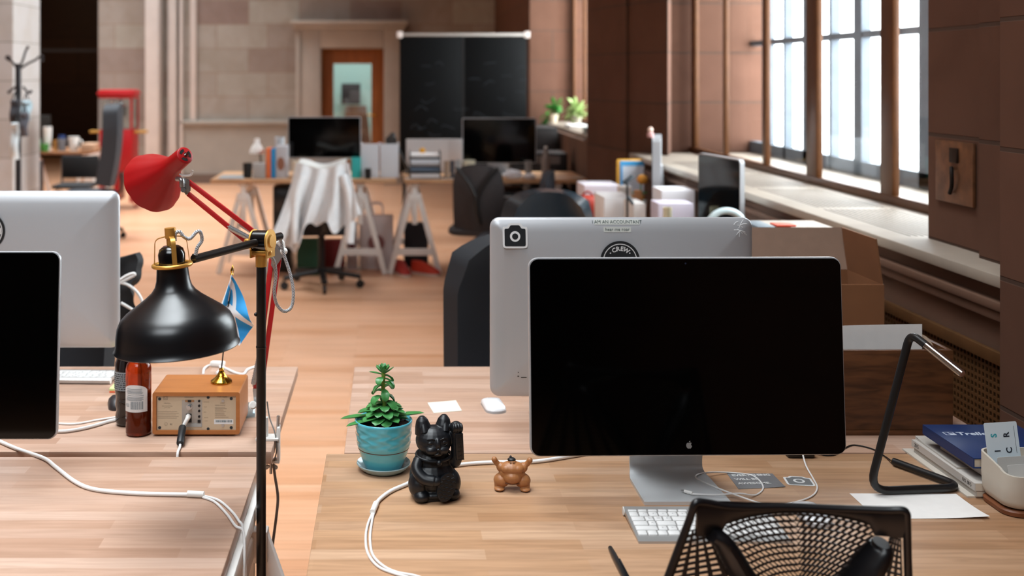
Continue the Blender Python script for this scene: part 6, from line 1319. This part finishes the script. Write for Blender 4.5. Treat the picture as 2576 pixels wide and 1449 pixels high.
for lb, a, b, yt, m, nm, ct_ in (('white cup with a flared rim on the cluttered table', 109, 131, 319, WHITE, 'cup', 'cup'), ('white mug at the right of the cluttered table', 172, 199, 344, WHITE, 'mug', 'cup'), ('amber jar in the middle of the cluttered table', 133, 146, 352, mat('#c08a4a', 0.4), 'jar', 'jar'), ('grey cup behind the amber jar on the cluttered table', 144, 168, 350, mat('#7d7f86', 0.5), 'cup', 'cup'), ('blue cup at the back of the cluttered table', 148, 164, 340, mat('#1f3f7a', 0.5), 'cup', 'cup'), ('green bowl at the front of the cluttered table', 100, 124, 362, mat('#3f8a3a', 0.5), 'bowl', 'bowl'), ('small pale green tub left on the cluttered table', 94, 103, 350, mat('#8fae9a', 0.5), 'tub', 'tub')):
    cup(nm, lb, ct_, a, b, yt, 12.36 if nm in ('bowl', 'tub') else 12.46 if nm != 'cup' or 'blue' not in lb else 12.62, TZ, m, .75, nm == 'mug')
lt = T('monitor', 'dark monitor behind the clutter in the left background', 'monitor', (P(97, 330, 12.9).x, 12.95, TZ)); MB().bb(-.12, .12, 0, .02, .08, .38, .004).build('housing', mat('#17130f', 0.5), lt); MB().bb(-.03, .03, .01, .02, .0, .1).bb(-.08, .08, -.05, .08, 0, .01).build('stand', BLACK, lt)
bp_ = T('backpack', 'dark blue bag on the left end of the cluttered table', 'bag', (P(74, 365, 12.5).x, 12.5, TZ)); MB().ell((0, 0, .115), (.12, .09, .11), None, 16).build('bag_body', mat('#12141c', 0.8), bp_); MB().tube(spline([(-.05, -.05, .19), (0, -.08, .23), (.05, -.05, .19)], 4), .008, 6).build('handle', BLACK, bp_)
rest('cardboard_box', 'small brown cardboard box before the dark blue bag', 'box', 62, 94, 372, 12.32, TZ, mat('#a8764c', 0.8), .08); rest('wood_tray', 'pale tray at the right front of the cluttered table', 'tray', 203, 236, 362, 12.36, TZ, mat('#b59074', 0.6), .25)
du = T('drawer_unit', 'dark drawer unit with pale papers under the left end of the cluttered table', 'drawer unit', (P(72, 450, 11.6).x, 11.6, 0)); MB().bb(-.11, .11, -.15, .15, 0, .70, .005).build('body', mat('#14161c', 0.5), du)
for k, c_ in enumerate(('#8fb4c0', '#c9d6da', '#7a98b8')): MB().bb(-.07 + .02 * k, .03 + .02 * k, -.156, -.15, .10 + .2 * k, .28 + .2 * k).build('paper_sheet', mat(c_, 0.6), du)
chair('tall grey blue office chair seen from its side in the left background', (P(262, 480, 10.9).x - .12, 10.9, 0), -PI / 2 + .12, mat('#30343b', 0.75, noise=0.2, nscale=200), w=.46, hb=.80, top=1.32, curve=.02, thick=.15)
vc = T('steel_leg_chair', 'chair with curved silver legs before the cluttered table', 'chair', (P(190, 430, 11.7).x, 11.7, 0)); MB().bb(-.2, .2, -.2, .2, .42, .46, .02).build('seat', SOFTBLK, vc); MB().bb(-.2, .2, .17, .20, .5, .74, .015).build('backrest', SOFTBLK, vc)
for s in (-1, 1): MB().tube(spline([(s * .19, -.19, 0), (s * .2, -.15, .2), (s * .17, -.05, .42), (s * .20, .19, .44), (s * .2, .2, .7)], 5), .011, 8).tube(spline([(s * .19, .19, 0), (s * .17, .05, .42)], 3), .011, 8).build('leg', CHROME, vc)
pcn = T('popcorn_cart', 'red popcorn cart with a glass case against the stone wall at the left', 'popcorn cart', (P(300, 400, 13.4).x, 13.4, 0)); q0 = Vector(pcn.location); yy = 13.2; zA = P(0, 226, yy).z; zB = P(0, 248, yy).z; zC = P(0, 326, yy).z; hw = .205
PRED = mat('#a80f18', 0.35)
MB().bb(-hw, hw, -.19, .19, zB, zA, .015).bb(-hw - .015, hw + .015, -.205, .205, zA - .06, zA - .03, .01).build('lid', PRED, pcn); MB().bb(-hw + .01, hw - .01, -.18, .18, .45, zC, .01).build('cabinet', PRED, pcn)
for sx in (-1, 1):
    for sy in (-1, 1): MB().bb(sx * (hw - .02) - .012, sx * (hw - .02) + .012, sy * .17 - .012, sy * .17 + .012, zC, zB).build('case_post', PRED if sx > 0 else STEEL, pcn)
PG = glassy('case_glass', (.85, .92, .92, 1), .15)
MB().bb(-hw + .03, hw - .03, -.172, -.168, zC, zB).bb(hw - .021, hw - .019, -.16, .16, zC, zB).build('glass_pane', PG, pcn, smooth=False)
MB().lathe([(0, zB - .22), (.07, zB - .22), (.08, zB - .10), (.03, zB - .06), (.02, zB), (0, zB)], (.02, 0, 0), 20).build('kettle', CHROME, pcn); MB().ell((-.06, -.02, zB - .06), .05, None, 14).build('lamp_bulb', mat('#e6e6e0', 0.3), pcn)
MB().bb(-hw - .14, hw + .13, -.06, .06, zC - .05, zC - .02, .008).build('side_shelf', mat('#b8863a', 0.5), pcn)
MB().bb(-.03, .03, -.15, .15, .1, .45).bb(-hw + .02, -hw + .05, -.15, .15, .08, .45).bb(hw - .05, hw - .02, -.15, .15, .08, .45).build('frame', PRED, pcn)
for s in (-1, 1): MB().tube([(s * hw, .16 * math.cos(t_), .171 + .16 * math.sin(t_)) for t_ in [2 * PI * k / 28 for k in range(28)]], .011, 8, closed=True).build('wheel', PRED, pcn)
# things seen through the oak door
vb = T('dark_cabinet', 'dark box hanging in the pale room behind the glass of the oak door', 'box', (P(882, 230, 19.9).x, 20.1, 1.12)); z0, z1_ = P(0, 262, 20).z, P(0, 210, 20).z
MB().bb(-.17, .17, -.12, .12, z0 - 1.12, z1_ - 1.12, .01).build('body', mat('#2a2226', 0.5), vb); MB().bb(-.012, .012, .0, .3, .1, .14).bb(-.04, .04, .295, .30, .05, .2).build('bracket', BLACK, vb)
bc_ = T('lounge_chair', 'brown chair in the room behind the glass of the oak door', 'chair', (P(895, 320, 18.4).x, 18.4, 0)); MB().sheet(lambda u, v: ((u - .5) * (.5 - .16 * v), .2 + .08 * v, .45 + .62 * v), 8, 8, thick=.06).build('backrest', mat('#7a5340', 0.7), bc_, ang=80); MB().bb(-.26, .26, -.25, .25, .38, .46, .03).build('seat', mat('#7a5340', 0.7), bc_)
for sx in (-1, 1):
    for sy in (-1, 1): MB().cyl((sx * .22, sy * .21, 0), (sx * .2, sy * .19, .39), .016, n=10).build('leg', BLACK, bc_)
# box of books behind the silver computer, by the sill
st = T('storage_box', 'pale box with books behind the right corner of the silver computer', 'box', (1.25, 3.75, 0)); MB().bb(-.24, .24, -.16, .16, 0, 1.10, .004).build('body', mat('#a8988a', 0.7), st)
o = rest('book', 'grey blue book lying on the pale box behind the silver computer', 'book', 1908, 1952, 566, 3.66, 1.10, mat('#65727b', 0.5), .16, .002); o.scale = (1, 1, .6)
o = rest('pen_holder', 'black funnel cup on the pale box behind the silver computer', 'cup', 1962, 1992, 572, 3.70, 1.10, BLACK, .05)
o2 = rest('note_pad', 'orange red pad on top of the black funnel cup by the sill', 'note pad', 1954, 2004, 560, 3.70, 1.10, mat('#e0583c', 0.6), .07); o2.location.z = o.location.z + o.dimensions.z + .0005; o2.scale = (1, 1, .35)
# ------------------------------------------------------------------ groups of like things
GR = {'office_chair': 'office chairs', 'desk': 'butcher block desks', 'computer_display': 'computer displays', 'desktop_computer': 'desktop computers', 'keyboard': 'keyboards', 'mouse': 'computer mice', 'cup': 'cups on the desks', 'mug': 'cups on the desks', 'jar': 'jars', 'bowl': 'bowls', 'shoe': 'red shoes under the far desk', 'magazine_file': 'magazine files on the far left desk', 'sticky_note_pad': 'sticky note pads by the cola bottle', 'card': 'cards in the cream holder', 'split_cable': 'white split cables', 'magazine': 'book stack by the tube lamp', 'paperback': 'book stack by the tube lamp', 'notebook': 'book stack by the tube lamp', 'booklet': 'book stack by the tube lamp', 'paper_pad': 'book stack by the tube lamp', 'paper_stack': 'paper stacks', 'bag': 'bags under the far desks', 'crumpled_paper': 'white tissues on the far right desk', 'leafy_plant': 'plants on the distant window sill', 'carton': 'cartons on the window desk', 'storage_box': 'storage boxes', 'book': 'books'}
for o in bpy.data.objects:
    if o.parent is None and o.get('label') and not o.get('group'):
        g_ = GR.get(o.name.split('.')[0])
        if g_: o['group'] = g_
